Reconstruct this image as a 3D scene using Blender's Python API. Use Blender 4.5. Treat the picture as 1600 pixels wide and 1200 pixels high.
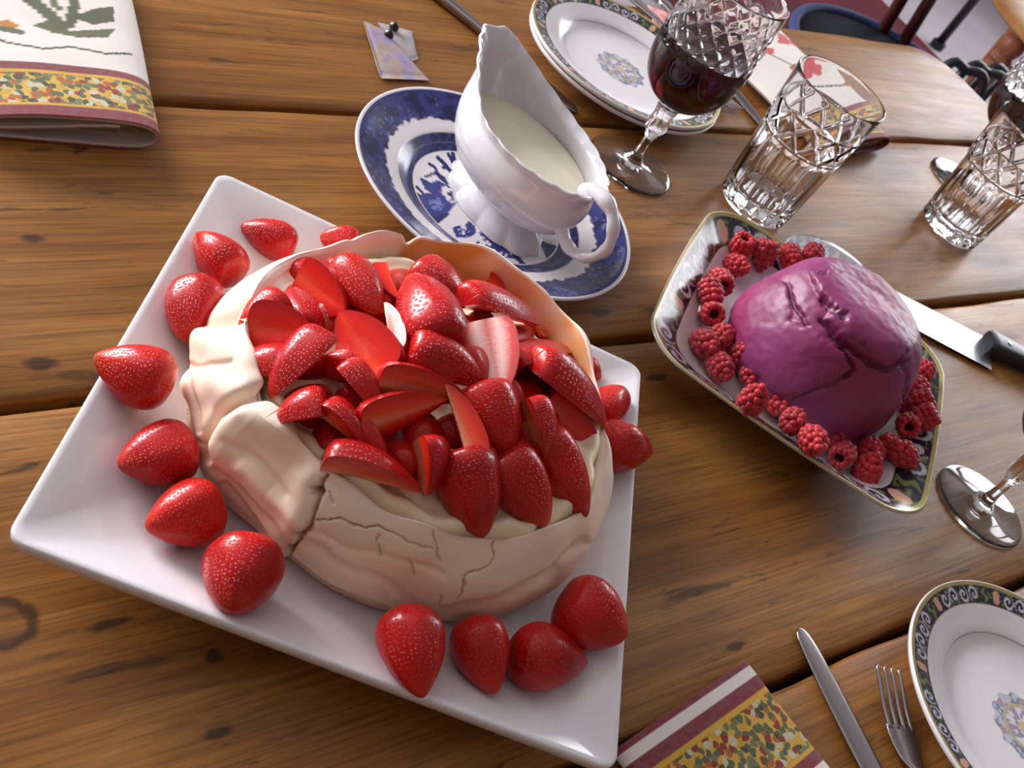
import bpy, bmesh, math, random
import numpy as np
from mathutils import Vector, Matrix, noise as mnoise

for o in list(bpy.data.objects):
    bpy.data.objects.remove(o)
SC = bpy.context.scene
COL = SC.collection
PI = math.pi

# ------------------------------------------------------------------ camera, world, lights, exposure
F = 1835.4                                     # focal length in pixels of the 1600 px wide frame
R3 = np.array([[0.76982864, -0.46538853, 0.4367807],
               [-0.10200137, -0.76525312, -0.63559687],
               [0.63004729, 0.44474844, -0.63658404]])   # rows: camera right, down, forward
CAM = np.array([-0.35393417, -0.29647572, 0.48791903])
cam_data = bpy.data.cameras.new('camera')
cam_data.sensor_width = 36.0
cam_data.lens = F / 1600 * 36
cam_data.clip_start = 0.01
cam_data.dof.use_dof = True
cam_data.dof.focus_distance = 0.66
cam_data.dof.aperture_fstop = 24.0
cam = bpy.data.objects.new('camera', cam_data)
COL.objects.link(cam)
M = Matrix.Identity(4)
for i in range(3):
    M[i][0] = R3[0][i]; M[i][1] = -R3[1][i]; M[i][2] = -R3[2][i]; M[i][3] = CAM[i]
cam.matrix_world = M
SC.camera = cam

SC.view_settings.view_transform = 'Standard'
SC.view_settings.look = 'None'
SC.view_settings.gamma = 1.0
SC.view_settings.use_curve_mapping = False
SC.view_settings.exposure = 0.62

world = bpy.data.worlds.new('sky')
SC.world = world
world.use_nodes = True
world.node_tree.nodes['Background'].inputs[0].default_value = (0.80, 0.88, 1.0, 1)
world.node_tree.nodes['Background'].inputs[1].default_value = 1.0


def window_light(name, loc, rot, sx, sy, power, col):
    l = bpy.data.lights.new(name, 'AREA')
    l.shape = 'RECTANGLE'; l.size = sx; l.size_y = sy; l.energy = power; l.color = col
    o = bpy.data.objects.new(name, l)
    COL.objects.link(o); o.location = loc; o.rotation_euler = rot
    return o


# daylight standing in the two window openings of the room
window_light('daylight_back', (-1.05, 3.16, 1.00), (-PI / 2, 0, 0), 2.1, 1.7, 205, (1.0, 0.98, 1.0))
window_light('daylight_right', (4.66, 1.35, 1.15), (0, PI / 2, 0), 2.0, 2.2, 58, (0.97, 0.97, 1.0))

# ------------------------------------------------------------------ pixel <-> place helpers


def up(px, py, z=0.0):
    v = R3.T @ np.array([(px - 800) / F, (py - 600) / F, 1.0])
    return CAM + (z - CAM[2]) / v[2] * v


def depth(P):
    return float(R3[2] @ (np.array(P) - CAM))


def proj(P):
    q = (np.asarray(P) - CAM) @ R3.T
    return np.stack([800 + F * q[..., 0] / q[..., 2], 600 + F * q[..., 1] / q[..., 2]], -1)


def camdir(r, u, c):
    v = r * R3[0] - u * R3[1] - c * R3[2]
    return v / np.linalg.norm(v)


# ------------------------------------------------------------------ object helpers


def tag(o, label=None, cat=None, group=None, kind=None):
    if label: o['label'] = label
    if cat: o['category'] = cat
    if group: o['group'] = group
    if kind: o['kind'] = kind
    return o


def empty(name, loc=(0, 0, 0), rz=0.0):
    o = bpy.data.objects.new(name, None)
    o.empty_display_size = 0.02
    COL.objects.link(o); o.location = loc; o.rotation_euler = (0, 0, rz)
    return o


def mesh_obj(name, verts, faces, mat=None, parent=None, smooth=True, uv=None, col=None, loc=None, angle=None):
    me = bpy.data.meshes.new(name)
    me.from_pydata([tuple(map(float, v)) for v in verts], [], [tuple(int(i) for i in f) for f in faces])
    if smooth:
        me.polygons.foreach_set('use_smooth', [True] * len(me.polygons))
    if uv is not None:
        layer = me.uv_layers.new(name='UVMap')
        li = np.empty(len(me.loops), dtype=np.int64); me.loops.foreach_get('vertex_index', li)
        layer.data.foreach_set('uv', np.asarray(uv, dtype=np.float32)[li].ravel())
    if col is not None:
        at = me.color_attributes.new('Col', 'FLOAT_COLOR', 'POINT')
        c = np.ones((len(verts), 4), dtype=np.float32); col = np.asarray(col); c[:, :col.shape[1]] = col
        at.data.foreach_set('color', c.ravel())
    if mat: me.materials.append(mat)
    me.update()
    o = bpy.data.objects.new(name, me)
    COL.objects.link(o)
    if parent: o.parent = parent
    if loc is not None: o.location = loc
    if smooth and angle:
        try:
            me.set_sharp_from_angle(angle=math.radians(angle))
        except Exception:
            pass
    return o


def grid_faces(nr, nc, closed=True, flip=False, off=0):
    """nr rings of nc points."""
    fs = []
    m = nc if closed else nc - 1
    for i in range(nr - 1):
        for j in range(m):
            a = off + i * nc + j; b = off + i * nc + (j + 1) % nc
            c = b + nc; d = a + nc
            fs.append((a, d, c, b) if flip else (a, b, c, d))
    return fs


def loft(rings, cap0=False, cap1=False):
    """rings: array (nr, nc, 3), closed rings; returns verts, faces"""
    rings = np.asarray(rings)
    nr, nc = rings.shape[:2]
    v = rings.reshape(-1, 3)
    f = grid_faces(nr, nc)
    if cap0: f.append(tuple(reversed(range(nc))))
    if cap1: f.append(tuple(range((nr - 1) * nc, nr * nc)))
    return v, f


def interp(pts, n, closed=False):
    """Catmull-Rom through points, n samples"""
    p = np.array(pts, float)
    if p.ndim == 1: p = p[:, None]
    k = len(p)
    out = []
    for s in np.linspace(0, k - 1, n):
        i = min(int(s), k - 2); t = s - i
        p0 = p[max(i - 1, 0)]; p1 = p[i]; p2 = p[i + 1]; p3 = p[min(i + 2, k - 1)]
        out.append(0.5 * ((2 * p1) + (-p0 + p2) * t + (2 * p0 - 5 * p1 + 4 * p2 - p3) * t * t + (-p0 + 3 * p1 - 3 * p2 + p3) * t ** 3))
    return np.array(out)


def tube(path, rad, n=10, flat=1.0, upv=(0, 0, 1)):
    path = np.array(path, float)
    rad = np.broadcast_to(np.array(rad, float), (len(path),))
    tn = np.gradient(path, axis=0); tn /= np.linalg.norm(tn, axis=1)[:, None] + 1e-12
    rings = []
    prev = None
    for p, t, r in zip(path, tn, rad):
        if prev is None:
            a = np.cross(t, upv)
            if np.linalg.norm(a) < 1e-4: a = np.cross(t, (1, 0, 0))
        else:
            a = prev - t * (prev @ t)
        a /= np.linalg.norm(a); prev = a
        b = np.cross(t, a)
        ang = np.arange(n) * 2 * PI / n
        rings.append(p + r * (np.cos(ang)[:, None] * a + flat * np.sin(ang)[:, None] * b))
    return loft(rings, True, True)


def box(x0, x1, y0, y1, z0, z1):
    v = [(x0, y0, z0), (x1, y0, z0), (x1, y1, z0), (x0, y1, z0), (x0, y0, z1), (x1, y0, z1), (x1, y1, z1), (x0, y1, z1)]
    f = [(0, 3, 2, 1), (4, 5, 6, 7), (0, 1, 5, 4), (1, 2, 6, 5), (2, 3, 7, 6), (3, 0, 4, 7)]
    return v, f


def join(parts):
    V = []; Fc = []
    for v, f in parts:
        o = len(V)
        V += [tuple(p) for p in v]; Fc += [tuple(i + o for i in q) for q in f]
    return V, Fc


def bevel(o, w=0.003, seg=2):
    m = o.modifiers.new('bevel', 'BEVEL'); m.width = w; m.segments = seg; m.limit_method = 'ANGLE'
    return o


def srgb(r, g, b):
    f = lambda c: (c / 255) / 12.92 if c / 255 <= 0.04045 else ((c / 255 + 0.055) / 1.055) ** 2.4
    return np.array([f(r), f(g), f(b)])


RNG = np.random.default_rng(7)
_perm = np.random.default_rng(3).random((256, 256))


def vnoise(x, y):
    """smooth value noise on arrays, 0..1"""
    x = np.asarray(x, float); y = np.asarray(y, float)
    xi = np.floor(x).astype(int); yi = np.floor(y).astype(int)
    fx = x - xi; fy = y - yi
    fx = fx * fx * (3 - 2 * fx); fy = fy * fy * (3 - 2 * fy)
    g = lambda a, b: _perm[a % 256, b % 256]
    return (g(xi, yi) * (1 - fx) + g(xi + 1, yi) * fx) * (1 - fy) + (g(xi, yi + 1) * (1 - fx) + g(xi + 1, yi + 1) * fx) * fy


def fbm(x, y, o=3):
    s = 0; a = 0.5; t = 0
    for k in range(o):
        s = s + a * vnoise(x * 2 ** k + 17 * k, y * 2 ** k + 31 * k); t += a; a *= 0.5
    return s / t


def sstep(a, b, x):
    t = np.clip((x - a) / (b - a), 0, 1)
    return t * t * (3 - 2 * t)


def mixc(c0, c1, m):
    m = np.asarray(m)[..., None]
    return c0 * (1 - m) + c1 * m


def polydist(P, line):
    """distance of points P (n,2) to a polyline"""
    d = np.full(len(P), 1e9)
    L = np.array(line, float)
    for a, b in zip(L[:-1], L[1:]):
        ab = b - a; t = np.clip(((P - a) @ ab) / (ab @ ab + 1e-12), 0, 1)
        d = np.minimum(d, np.linalg.norm(P - a - t[:, None] * ab, axis=1))
    return d


def inpoly(P, poly):
    poly = np.array(poly, float); x, y = P[:, 0], P[:, 1]
    ins = np.zeros(len(P), bool)
    for (x0, y0), (x1, y1) in zip(poly, np.roll(poly, -1, 0)):
        c = ((y0 > y) != (y1 > y)) & (x < (x1 - x0) * (y - y0) / (y1 - y0 + 1e-15) + x0)
        ins ^= c
    return ins


# ------------------------------------------------------------------ material helpers


class NT:
    def __init__(self, name):
        self.m = bpy.data.materials.new(name); self.m.use_nodes = True
        self.t = self.m.node_tree; self.n = self.t.nodes
        self.p = self.n['Principled BSDF']

    def node(self, typ, **kw):
        n = self.n.new(typ)
        for k, v in kw.items():
            if isinstance(k, str) and hasattr(n, k): setattr(n, k, v)
        return n

    def link(self, a, b): self.t.links.new(a, b)

    def set(self, **kw):
        names = dict(color='Base Color', rough='Roughness', metal='Metallic', ior='IOR', trans='Transmission Weight', spec='Specular IOR Level',
                     coat='Coat Weight', coatr='Coat Roughness', sss='Subsurface Weight', sheen='Sheen Weight', alpha='Alpha', emit='Emission Strength')
        for k, v in kw.items():
            if k == 'color': v = (*v, 1) if len(v) == 3 else v
            self.p.inputs[names[k]].default_value = v
        return self

    def coords(self, kind='Object', scale=(1, 1, 1), rand=0):
        tc = self.node('ShaderNodeTexCoord'); mp = self.node('ShaderNodeMapping')
        mp.inputs['Scale'].default_value = scale
        src = tc.outputs[kind]
        if rand:
            oi = self.node('ShaderNodeObjectInfo'); vm = self.node('ShaderNodeVectorMath', operation='SCALE')
            cx = self.node('ShaderNodeCombineXYZ')
            for k in range(3): self.link(oi.outputs['Random'], cx.inputs[k])
            self.link(cx.outputs[0], vm.inputs[0]); vm.inputs['Scale'].default_value = rand
            ad = self.node('ShaderNodeVectorMath', operation='ADD')
            self.link(src, ad.inputs[0]); self.link(vm.outputs[0], ad.inputs[1]); src = ad.outputs[0]
        self.link(src, mp.inputs['Vector'])
        return mp.outputs[0]

    def noise(self, vec, scale, detail=3, rough=0.5, dist=0.0):
        n = self.node('ShaderNodeTexNoise'); n.inputs['Scale'].default_value = scale; n.inputs['Detail'].default_value = detail
        n.inputs['Roughness'].default_value = rough; n.inputs['Distortion'].default_value = dist
        self.link(vec, n.inputs['Vector'])
        return n.outputs['Fac']

    def ramp(self, fac, stops):
        r = self.node('ShaderNodeValToRGB')
        e = r.color_ramp.elements
        while len(e) < len(stops): e.new(0.5)
        for el, (pos, c) in zip(e, stops):
            el.position = pos; el.color = (*c, 1) if len(c) == 3 else c
        self.link(fac, r.inputs[0])
        return r.outputs[0]

    def mix(self, fac, a, b, mode='MIX'):
        n = self.node('ShaderNodeMix', data_type='RGBA', blend_type=mode)
        for sock, v in ((n.inputs[0], fac), (n.inputs[6], a), (n.inputs[7], b)):
            if hasattr(v, 'is_linked'): self.link(v, sock)
            elif isinstance(v, (int, float)): sock.default_value = v
            else: sock.default_value = (*v, 1)
        return n.outputs[2]

    def math(self, op, a, b=0.0, c=None):
        n = self.node('ShaderNodeMath', operation=op)
        for k, v in enumerate((a, b, c)):
            if v is None: continue
            if hasattr(v, 'is_linked'): self.link(v, n.inputs[k])
            else: n.inputs[k].default_value = v
        return n.outputs[0]

    def bump(self, h, strength=0.3, dist=0.001):
        b = self.node('ShaderNodeBump'); b.inputs['Strength'].default_value = strength; b.inputs['Distance'].default_value = dist
        self.link(h, b.inputs['Height']); self.link(b.outputs[0], self.p.inputs['Normal'])

    def color(self, sock): self.link(sock, self.p.inputs['Base Color'])


def simple(name, col, rough=0.5, **kw):
    t = NT(name); t.set(color=tuple(col), rough=rough, **kw)
    return t.m


def vcol(name, rough=0.4, bump=None, **kw):
    t = NT(name); t.set(rough=rough, **kw)
    a = t.node('ShaderNodeVertexColor'); a.layer_name = 'Col'
    t.color(a.outputs[0])
    if bump:
        t.bump(t.noise(t.coords('Object'), bump[0], 4), bump[1], bump[2])
    return t.m


def wood_mat(name, dark, mid, light, rough=0.36, sx=1.0, axis='x', rand=9.0, coat=0.0, fine=1.0, marks=()):
    t = NT(name)
    s = {'x': (1.6 * sx, 15 * sx, 15 * sx), 'z': (15 * sx, 15 * sx, 1.6 * sx)}[axis]
    s2 = {'x': (5 * sx, 170 * sx, 60 * sx), 'z': (170 * sx, 170 * sx, 5 * sx)}[axis]
    s3 = {'x': (9 * sx, 46 * sx, 20), 'z': (46 * sx, 46 * sx, 9 * sx)}[axis]
    a = t.noise(t.coords('Object', s, rand), 1.0, 5, 0.6, 1.2)
    b = t.noise(t.coords('Object', s2, rand), 1.0, 3, 0.6, 0.3)
    c = t.noise(t.coords('Object', s3, rand), 1.0, 4, 0.65, 0.4)
    e = t.noise(t.coords('Object', (3, 4, 3), rand), 1.0, 2, 0.5)
    base = t.ramp(a, [(0.25, dark), (0.50, mid), (0.78, light)])
    base = t.mix(t.math('MULTIPLY', t.ramp(b, [(0.40, (0, 0, 0)), (0.62, (1, 1, 1))]), 0.32 * fine), base, tuple(np.array(dark) * 0.65))
    base = t.mix(t.math('MULTIPLY', t.ramp(c, [(0.63, (0, 0, 0)), (0.70, (1, 1, 1))]), 0.70 * fine), base, (0.020, 0.012, 0.010))
    base = t.mix(t.math('MULTIPLY', t.ramp(e, [(0.35, (0, 0, 0)), (0.7, (1, 1, 1))]), 0.35), base, tuple(np.array(mid) * 0.62))
    if axis == 'x' and fine > 0.5:
        g = t.noise(t.coords('Object', (16, 620, 200), rand), 1.0, 2, 0.6, 0.2)
        base = t.mix(t.math('MULTIPLY', t.ramp(g, [(0.46, (0, 0, 0)), (0.66, (1, 1, 1))]), 0.42), base, tuple(np.array(dark) * 0.45))
        h = t.noise(t.coords('Object', (22, 120, 60), rand), 1.0, 3, 0.6, 0.6)
        base = t.mix(t.math('MULTIPLY', t.ramp(h, [(0.66, (0, 0, 0)), (0.72, (1, 1, 1))]), 0.65), base, (0.022, 0.012, 0.010))
        k = t.noise(t.coords('Object', (5, 30, 10), rand), 1.0, 4, 0.7, 0.8)
        base = t.mix(t.math('MULTIPLY', t.ramp(k, [(0.52, (0, 0, 0)), (0.68, (1, 1, 1))]), 0.30), base, tuple(np.array(dark) * 0.6))
    if marks:
        wpos = t.node('ShaderNodeNewGeometry').outputs['Position']
        wn = t.node('ShaderNodeTexNoise'); wn.inputs['Scale'].default_value = 130; t.link(wpos, wn.inputs['Vector'])
        wa = t.node('ShaderNodeVectorMath', operation='MULTIPLY_ADD'); t.link(wn.outputs['Color'], wa.inputs[0]); wa.inputs[1].default_value = (0.006, 0.004, 0); t.link(wpos, wa.inputs[2])
        for (mx, my, rx, ry, ring) in marks:
            sb = t.node('ShaderNodeVectorMath', operation='SUBTRACT'); t.link(wa.outputs[0], sb.inputs[0]); sb.inputs[1].default_value = (mx + 0.003, my + 0.002, 0)
            ml = t.node('ShaderNodeVectorMath', operation='MULTIPLY'); t.link(sb.outputs[0], ml.inputs[0]); ml.inputs[1].default_value = (1 / rx, 1 / ry, 0)
            ln = t.node('ShaderNodeVectorMath', operation='LENGTH'); t.link(ml.outputs[0], ln.inputs[0])
            d = ln.outputs['Value']
            msk = t.ramp(t.math('MULTIPLY', d, 0.5), [(0.30, (0.25,) * 3), (0.42, (1, 1, 1)), (0.50, (1, 1, 1)), (0.60, (0, 0, 0))] if ring else [(0.30, (1, 1, 1)), (0.55, (0, 0, 0))])
            base = t.mix(t.math('MULTIPLY', msk, 0.8), base, (0.022, 0.012, 0.010))
    t.color(base)
    rr = t.node('ShaderNodeMapRange'); rr.inputs['To Min'].default_value = rough - 0.07; rr.inputs['To Max'].default_value = rough + 0.16
    t.link(c, rr.inputs['Value']); t.link(rr.outputs[0], t.p.inputs['Roughness'])
    t.set(coat=coat, spec=0.33)
    t.bump(t.math('ADD', b, t.math('MULTIPLY', c, 1.2)), 0.35, 0.0007)
    return t.m


MAT = {}
MAT['plank'] = wood_mat('waxed_pine_planks', srgb(104, 60, 22), srgb(158, 104, 46), srgb(188, 136, 74), 0.36, marks=[(*up(4, 975)[:2], 0.014, 0.012, 1)] + [(*up(a_, b_)[:2], rx_, ry_, 0) for a_, b_, rx_, ry_ in ((172, 974, 0.012, 0.003), (50, 373, 0.008, 0.004), (64, 568, 0.010, 0.005), (938, 488, 0.014, 0.004), (1026, 590, 0.012, 0.004), (335, 1024, 0.005, 0.004), (340, 1145, 0.008, 0.003), (1300, 540, 0.006, 0.003), (1150, 1010, 0.010, 0.003))])
MAT['dark_wood'] = wood_mat('dark_chair_wood', srgb(40, 16, 12), srgb(72, 30, 22), srgb(96, 44, 30), 0.35, axis='z', fine=0.3)
MAT['turned_wood'] = wood_mat('turned_leg_wood', srgb(120, 70, 50), srgb(160, 98, 72), srgb(184, 122, 92), 0.35, axis='z', fine=0.3)
MAT['seat_wood'] = wood_mat('pine_top_wood', srgb(140, 92, 50), srgb(176, 124, 72), srgb(196, 146, 92), 0.4, fine=0.3)
MAT['under'] = simple('underside_wood', srgb(60, 36, 20), 0.7)


def porcelain(name, col=(0.80, 0.78, 0.81)):
    t = NT(name); t.set(color=col, rough=0.16, coat=0.4, coatr=0.05)
    return t.m


MAT['porcelain'] = porcelain('white_porcelain')
MAT['boat'] = porcelain('ironstone_white', (0.70, 0.70, 0.74))
MAT['painted'] = vcol('painted_porcelain', 0.20, coat=0.15, coatr=0.08)
MAT['steel'] = simple('polished_steel', (0.34, 0.30, 0.30), 0.18, metal=1.0)
MAT['blade'] = simple('brushed_blade_steel', (0.70, 0.71, 0.74), 0.30, metal=1.0)
MAT['black_plastic'] = simple('black_handle', (0.012, 0.012, 0.014), 0.35)
MAT['black_metal'] = simple('black_metal', (0.012, 0.012, 0.014), 0.4)


def glass_mat():
    t = NT('cut_crystal'); t.set(color=(0.985, 0.985, 0.99), rough=0.0, trans=1.0, ior=1.50)
    return t.m


MAT['glass'] = glass_mat()
t = NT('red_wine'); t.set(color=(0.022, 0.0005, 0.003), rough=0.02, trans=0.85, ior=1.34); MAT['wine'] = t.m

# strawberry skin: pitted with tiny pale seeds
t = NT('strawberry_skin')
uvc = t.coords('UV', (38, 21, 1))
vo = t.node('ShaderNodeTexVoronoi', voronoi_dimensions='2D', feature='F1'); vo.inputs['Scale'].default_value = 1.0; vo.inputs['Randomness'].default_value = 0.65
t.link(uvc, vo.inputs['Vector'])
pit = t.ramp(vo.outputs['Distance'], [(0.0, (0, 0, 0)), (0.16, (0.25, 0.25, 0.25)), (0.30, (1, 1, 1))])
seed = t.ramp(vo.outputs['Distance'], [(0.0, (1, 1, 1)), (0.13, (1, 1, 1)), (0.20, (0, 0, 0))])
big = t.noise(t.coords('Object', (1, 1, 1), 3.0), 40, 3)
sep = t.node('ShaderNodeSeparateXYZ'); tcu = t.node('ShaderNodeTexCoord'); t.link(tcu.outputs['UV'], sep.inputs[0])
oi = t.node('ShaderNodeObjectInfo')
c = t.ramp(big, [(0.3, tuple(srgb(150, 5, 16))), (0.7, tuple(srgb(200, 12, 20)))])
c = t.mix(t.math('MULTIPLY', oi.outputs['Random'], 0.5), c, tuple(srgb(218, 34, 18)))
tipw = t.ramp(sep.outputs[1], [(0.78, (0, 0, 0)), (1.0, (1, 1, 1))])
c = t.mix(t.math('MULTIPLY', tipw, 0.5), c, tuple(srgb(212, 60, 26)))
c = t.mix(t.math('MULTIPLY', seed, 0.24), c, tuple(srgb(206, 96, 44)))
t.color(c); t.set(rough=0.25, spec=0.40)
t.p.inputs['Subsurface Weight'].default_value = 0.30; t.p.inputs['Subsurface Radius'].default_value = (1.0, 0.12, 0.08); t.p.inputs['Subsurface Scale'].default_value = 0.006
t.bump(t.math('ADD', pit, t.math('MULTIPLY', seed, 0.4)), 0.62, 0.0009)
MAT['berry'] = t.m


def cut_mat(name, edge, mid, core):
    t = NT(name)
    tc = t.node('ShaderNodeTexCoord'); sp = t.node('ShaderNodeSeparateXYZ'); t.link(tc.outputs['UV'], sp.inputs[0])
    nz = t.noise(t.coords('UV', (3, 26, 1)), 1.0, 3)
    s = t.math('ADD', sp.outputs[0], t.math('MULTIPLY', t.math('SUBTRACT', nz, 0.5), 0.28))
    s = t.math('ADD', s, t.math('MULTIPLY', sp.outputs[1], 0.25))
    t.color(t.ramp(s, [(0.05, core), (0.45, mid), (0.85, edge), (1.0, tuple(np.array(edge) * 0.85))]))
    t.set(rough=0.25, spec=0.45)
    t.p.inputs['Subsurface Weight'].default_value = 0.45; t.p.inputs['Subsurface Radius'].default_value = (1.0, 0.2, 0.1); t.p.inputs['Subsurface Scale'].default_value = 0.008
    t.bump(nz, 0.25, 0.0006)
    return t.m


MAT['cut_red'] = cut_mat('strawberry_flesh_red', tuple(srgb(204, 20, 18)), tuple(srgb(218, 34, 22)), tuple(srgb(226, 74, 48)))
MAT['cut_orange'] = cut_mat('strawberry_flesh_orange', tuple(srgb(222, 36, 20)), tuple(srgb(236, 84, 44)), tuple(srgb(242, 160, 124)))
MAT['cut_pale'] = cut_mat('strawberry_flesh_pale', tuple(srgb(224, 84, 80)), tuple(srgb(248, 206, 198)), tuple(srgb(214, 110, 110)))

t = NT('raspberry_skin')
nz = t.noise(t.coords('Object', (1, 1, 1), 2.0), 120, 2)
c = t.ramp(nz, [(0.3, tuple(srgb(150, 14, 34))), (0.7, tuple(srgb(196, 34, 52)))])
oi = t.node('ShaderNodeObjectInfo')
c = t.mix(t.math('MULTIPLY', oi.outputs['Random'], 0.5), c, tuple(srgb(206, 22, 34)))
t.color(c); t.set(rough=0.42, sheen=0.25, spec=0.4)
MAT['raspberry'] = t.m

MAT['meringue'] = vcol('baked_meringue', 0.62, bump=(420, 0.12, 0.0006), spec=0.25)
t = NT('whipped_cream'); t.set(color=tuple(srgb(250, 232, 200)), rough=0.42, spec=0.3)
t.bump(t.noise(t.coords('Object'), 160, 3), 0.25, 0.001); MAT['cream'] = t.m
t = NT('pouring_cream'); t.set(color=tuple(srgb(240, 232, 208)), rough=0.25, spec=0.45)
t.bump(t.noise(t.coords('Object'), 45, 2), 0.15, 0.002); MAT['boat_cream'] = t.m
MAT['pudding'] = vcol('soaked_bread_pudding', 0.46, bump=(420, 0.22, 0.0006), coat=0.15, coatr=0.35)
t = NT('printed_cotton'); t.set(rough=0.85, sheen=0.2)
at = t.node('ShaderNodeVertexColor'); at.layer_name = 'Col'
uvv = t.coords('UV', (1, 1, 1))
vo = t.node('ShaderNodeTexVoronoi', voronoi_dimensions='2D', feature='F1'); vo.inputs['Scale'].default_value = 230.0
wv = t.node('ShaderNodeTexNoise'); wv.inputs['Scale'].default_value = 160; t.link(uvv, wv.inputs['Vector'])
va = t.node('ShaderNodeVectorMath', operation='MULTIPLY_ADD'); t.link(wv.outputs['Color'], va.inputs[0]); va.inputs[1].default_value = (0.006, 0.006, 0); t.link(uvv, va.inputs[2])
t.link(va.outputs[0], vo.inputs['Vector'])
sr = t.node('ShaderNodeSeparateColor'); t.link(vo.outputs['Color'], sr.inputs[0])
rp = t.node('ShaderNodeValToRGB'); rp.color_ramp.interpolation = 'CONSTANT'; els = rp.color_ramp.elements
pal = [(0.0, srgb(92, 100, 68)), (0.26, srgb(116, 122, 84)), (0.42, srgb(66, 74, 52)), (0.55, srgb(206, 160, 52)), (0.68, srgb(198, 194, 168)), (0.78, srgb(140, 52, 42)), (0.90, srgb(172, 96, 44))]
while len(els) < len(pal): els.new(0.5)
for el, (pp_, cc_) in zip(els, pal): el.position = pp_; el.color = (*cc_, 1)
t.link(sr.outputs[0], rp.inputs[0])
edge_ = t.ramp(vo.outputs['Distance'], [(0.50, (0, 0, 0)), (0.60, (1, 1, 1))])
fl = t.mix(edge_, rp.outputs[0], tuple(srgb(210, 170, 70)))
t.color(t.mix(t.math('SUBTRACT', 1.0, at.outputs['Alpha']), at.outputs[0], fl))
t.bump(t.noise(t.coords('Object'), 1500, 2), 0.25, 0.0003)
MAT['cloth'] = t.m
MAT['wall'] = simple('painted_wall', (0.46, 0.44, 0.43), 0.8)
MAT['wall_low_fill'] = simple('brown_wall_low_fill', (0.20, 0.16, 0.13), 0.8)  # dark tone invented for the unseen walls to cut frontal fill light
MAT['ceiling'] = simple('white_ceiling', (0.42, 0.42, 0.42), 0.9)
t = NT('pale_floor')
t.color(t.ramp(t.noise(t.coords('Object'), 3.0, 4), [(0.3, tuple(srgb(160, 151, 157))), (0.7, tuple(srgb(180, 171, 178)))])); t.set(rough=0.5); MAT['floor'] = t.m
MAT['frame'] = simple('white_window_frame', (0.75, 0.75, 0.75), 0.4)
MAT['navy'] = simple('navy_seat_fabric', srgb(14, 14, 30), 0.9, spec=0.2)
MAT['blue_piping'] = simple('blue_piping_fabric', srgb(50, 62, 112), 0.8)

# ------------------------------------------------------------------ room
ZF = -0.75
X0, X1, Y0, Y1, ZC = -3.0, 4.6, -2.6, 3.1, 2.30


def struct(name, v, f, mat, parent=None):
    o = mesh_obj(name, v, f, mat, parent, smooth=False)
    if parent is None: o['kind'] = 'structure'
    return o


struct('floor', *box(X0, X1, Y0, Y1, ZF - 0.1, ZF), MAT['floor'])
struct('ceiling', *box(X0, X1, Y0, Y1, ZC, ZC + 0.1), MAT['ceiling'])
struct('wall_left', *box(X0 - 0.1, X0, Y0 - 0.1, Y1 + 0.1, ZF - 0.1, ZC + 0.1), MAT['wall_low_fill'])
struct('wall_front', *box(X0, X1, Y0 - 0.1, Y0, ZF - 0.1, ZC + 0.1), MAT['wall_low_fill'])
wx0, wx1, wz0, wz1 = -2.1, 0.0, 0.15, 1.85
struct('wall_back', *join([box(X0, wx0, Y1, Y1 + 0.1, ZF - 0.1, ZC + 0.1), box(wx1, X1, Y1, Y1 + 0.1, ZF - 0.1, ZC + 0.1),
                           box(wx0, wx1, Y1, Y1 + 0.1, ZF - 0.1, wz0), box(wx0, wx1, Y1, Y1 + 0.1, wz1, ZC + 0.1)]), MAT['wall'])
vy0, vy1, vz0, vz1 = 0.25, 2.45, 0.15, 2.15
struct('wall_right', *join([box(X1, X1 + 0.1, Y0 - 0.1, vy0, ZF - 0.1, ZC + 0.1), box(X1, X1 + 0.1, vy1, Y1 + 0.1, ZF - 0.1, ZC + 0.1),
                            box(X1, X1 + 0.1, vy0, vy1, ZF - 0.1, vz0), box(X1, X1 + 0.1, vy0, vy1, vz1, ZC + 0.1)]), MAT['wall'])
w1 = empty('window_1', ((wx0 + wx1) / 2, Y1, wz0)); w1['kind'] = 'structure'
ww, wh = wx1 - wx0, wz1 - wz0
bars = [box(-ww / 2, -ww / 2 + 0.06, -0.03, 0.03, 0, wh), box(ww / 2 - 0.06, ww / 2, -0.03, 0.03, 0, wh), box(-ww / 2, ww / 2, -0.03, 0.03, 0, 0.06), box(-ww / 2, ww / 2, -0.03, 0.03, wh - 0.06, wh)]
mesh_obj('window_frame', *join(bars), MAT['frame'], w1, smooth=False)
for xx in (-ww / 6, ww / 6):
    mesh_obj('mullion', *box(xx - 0.03, xx + 0.03, -0.02, 0.02, 0, wh), MAT['frame'], w1, smooth=False)
for zz in (wh / 3, 2 * wh / 3):
    mesh_obj('glazing_bar', *box(-ww / 2, ww / 2, -0.015, 0.015, zz - 0.025, zz + 0.025), MAT['frame'], w1, smooth=False)
w2 = empty('window_2', (X1, (vy0 + vy1) / 2, vz0)); w2['kind'] = 'structure'
ww, wh = vy1 - vy0, vz1 - vz0
bars = [box(-0.03, 0.03, -ww / 2, -ww / 2 + 0.06, 0, wh), box(-0.03, 0.03, ww / 2 - 0.06, ww / 2, 0, wh), box(-0.03, 0.03, -ww / 2, ww / 2, 0, 0.06), box(-0.03, 0.03, -ww / 2, ww / 2, wh - 0.06, wh)]
mesh_obj('window_frame', *join(bars), MAT['frame'], w2, smooth=False)
mesh_obj('mullion', *box(-0.02, 0.02, -0.03, 0.03, 0, wh), MAT['frame'], w2, smooth=False)

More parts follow.
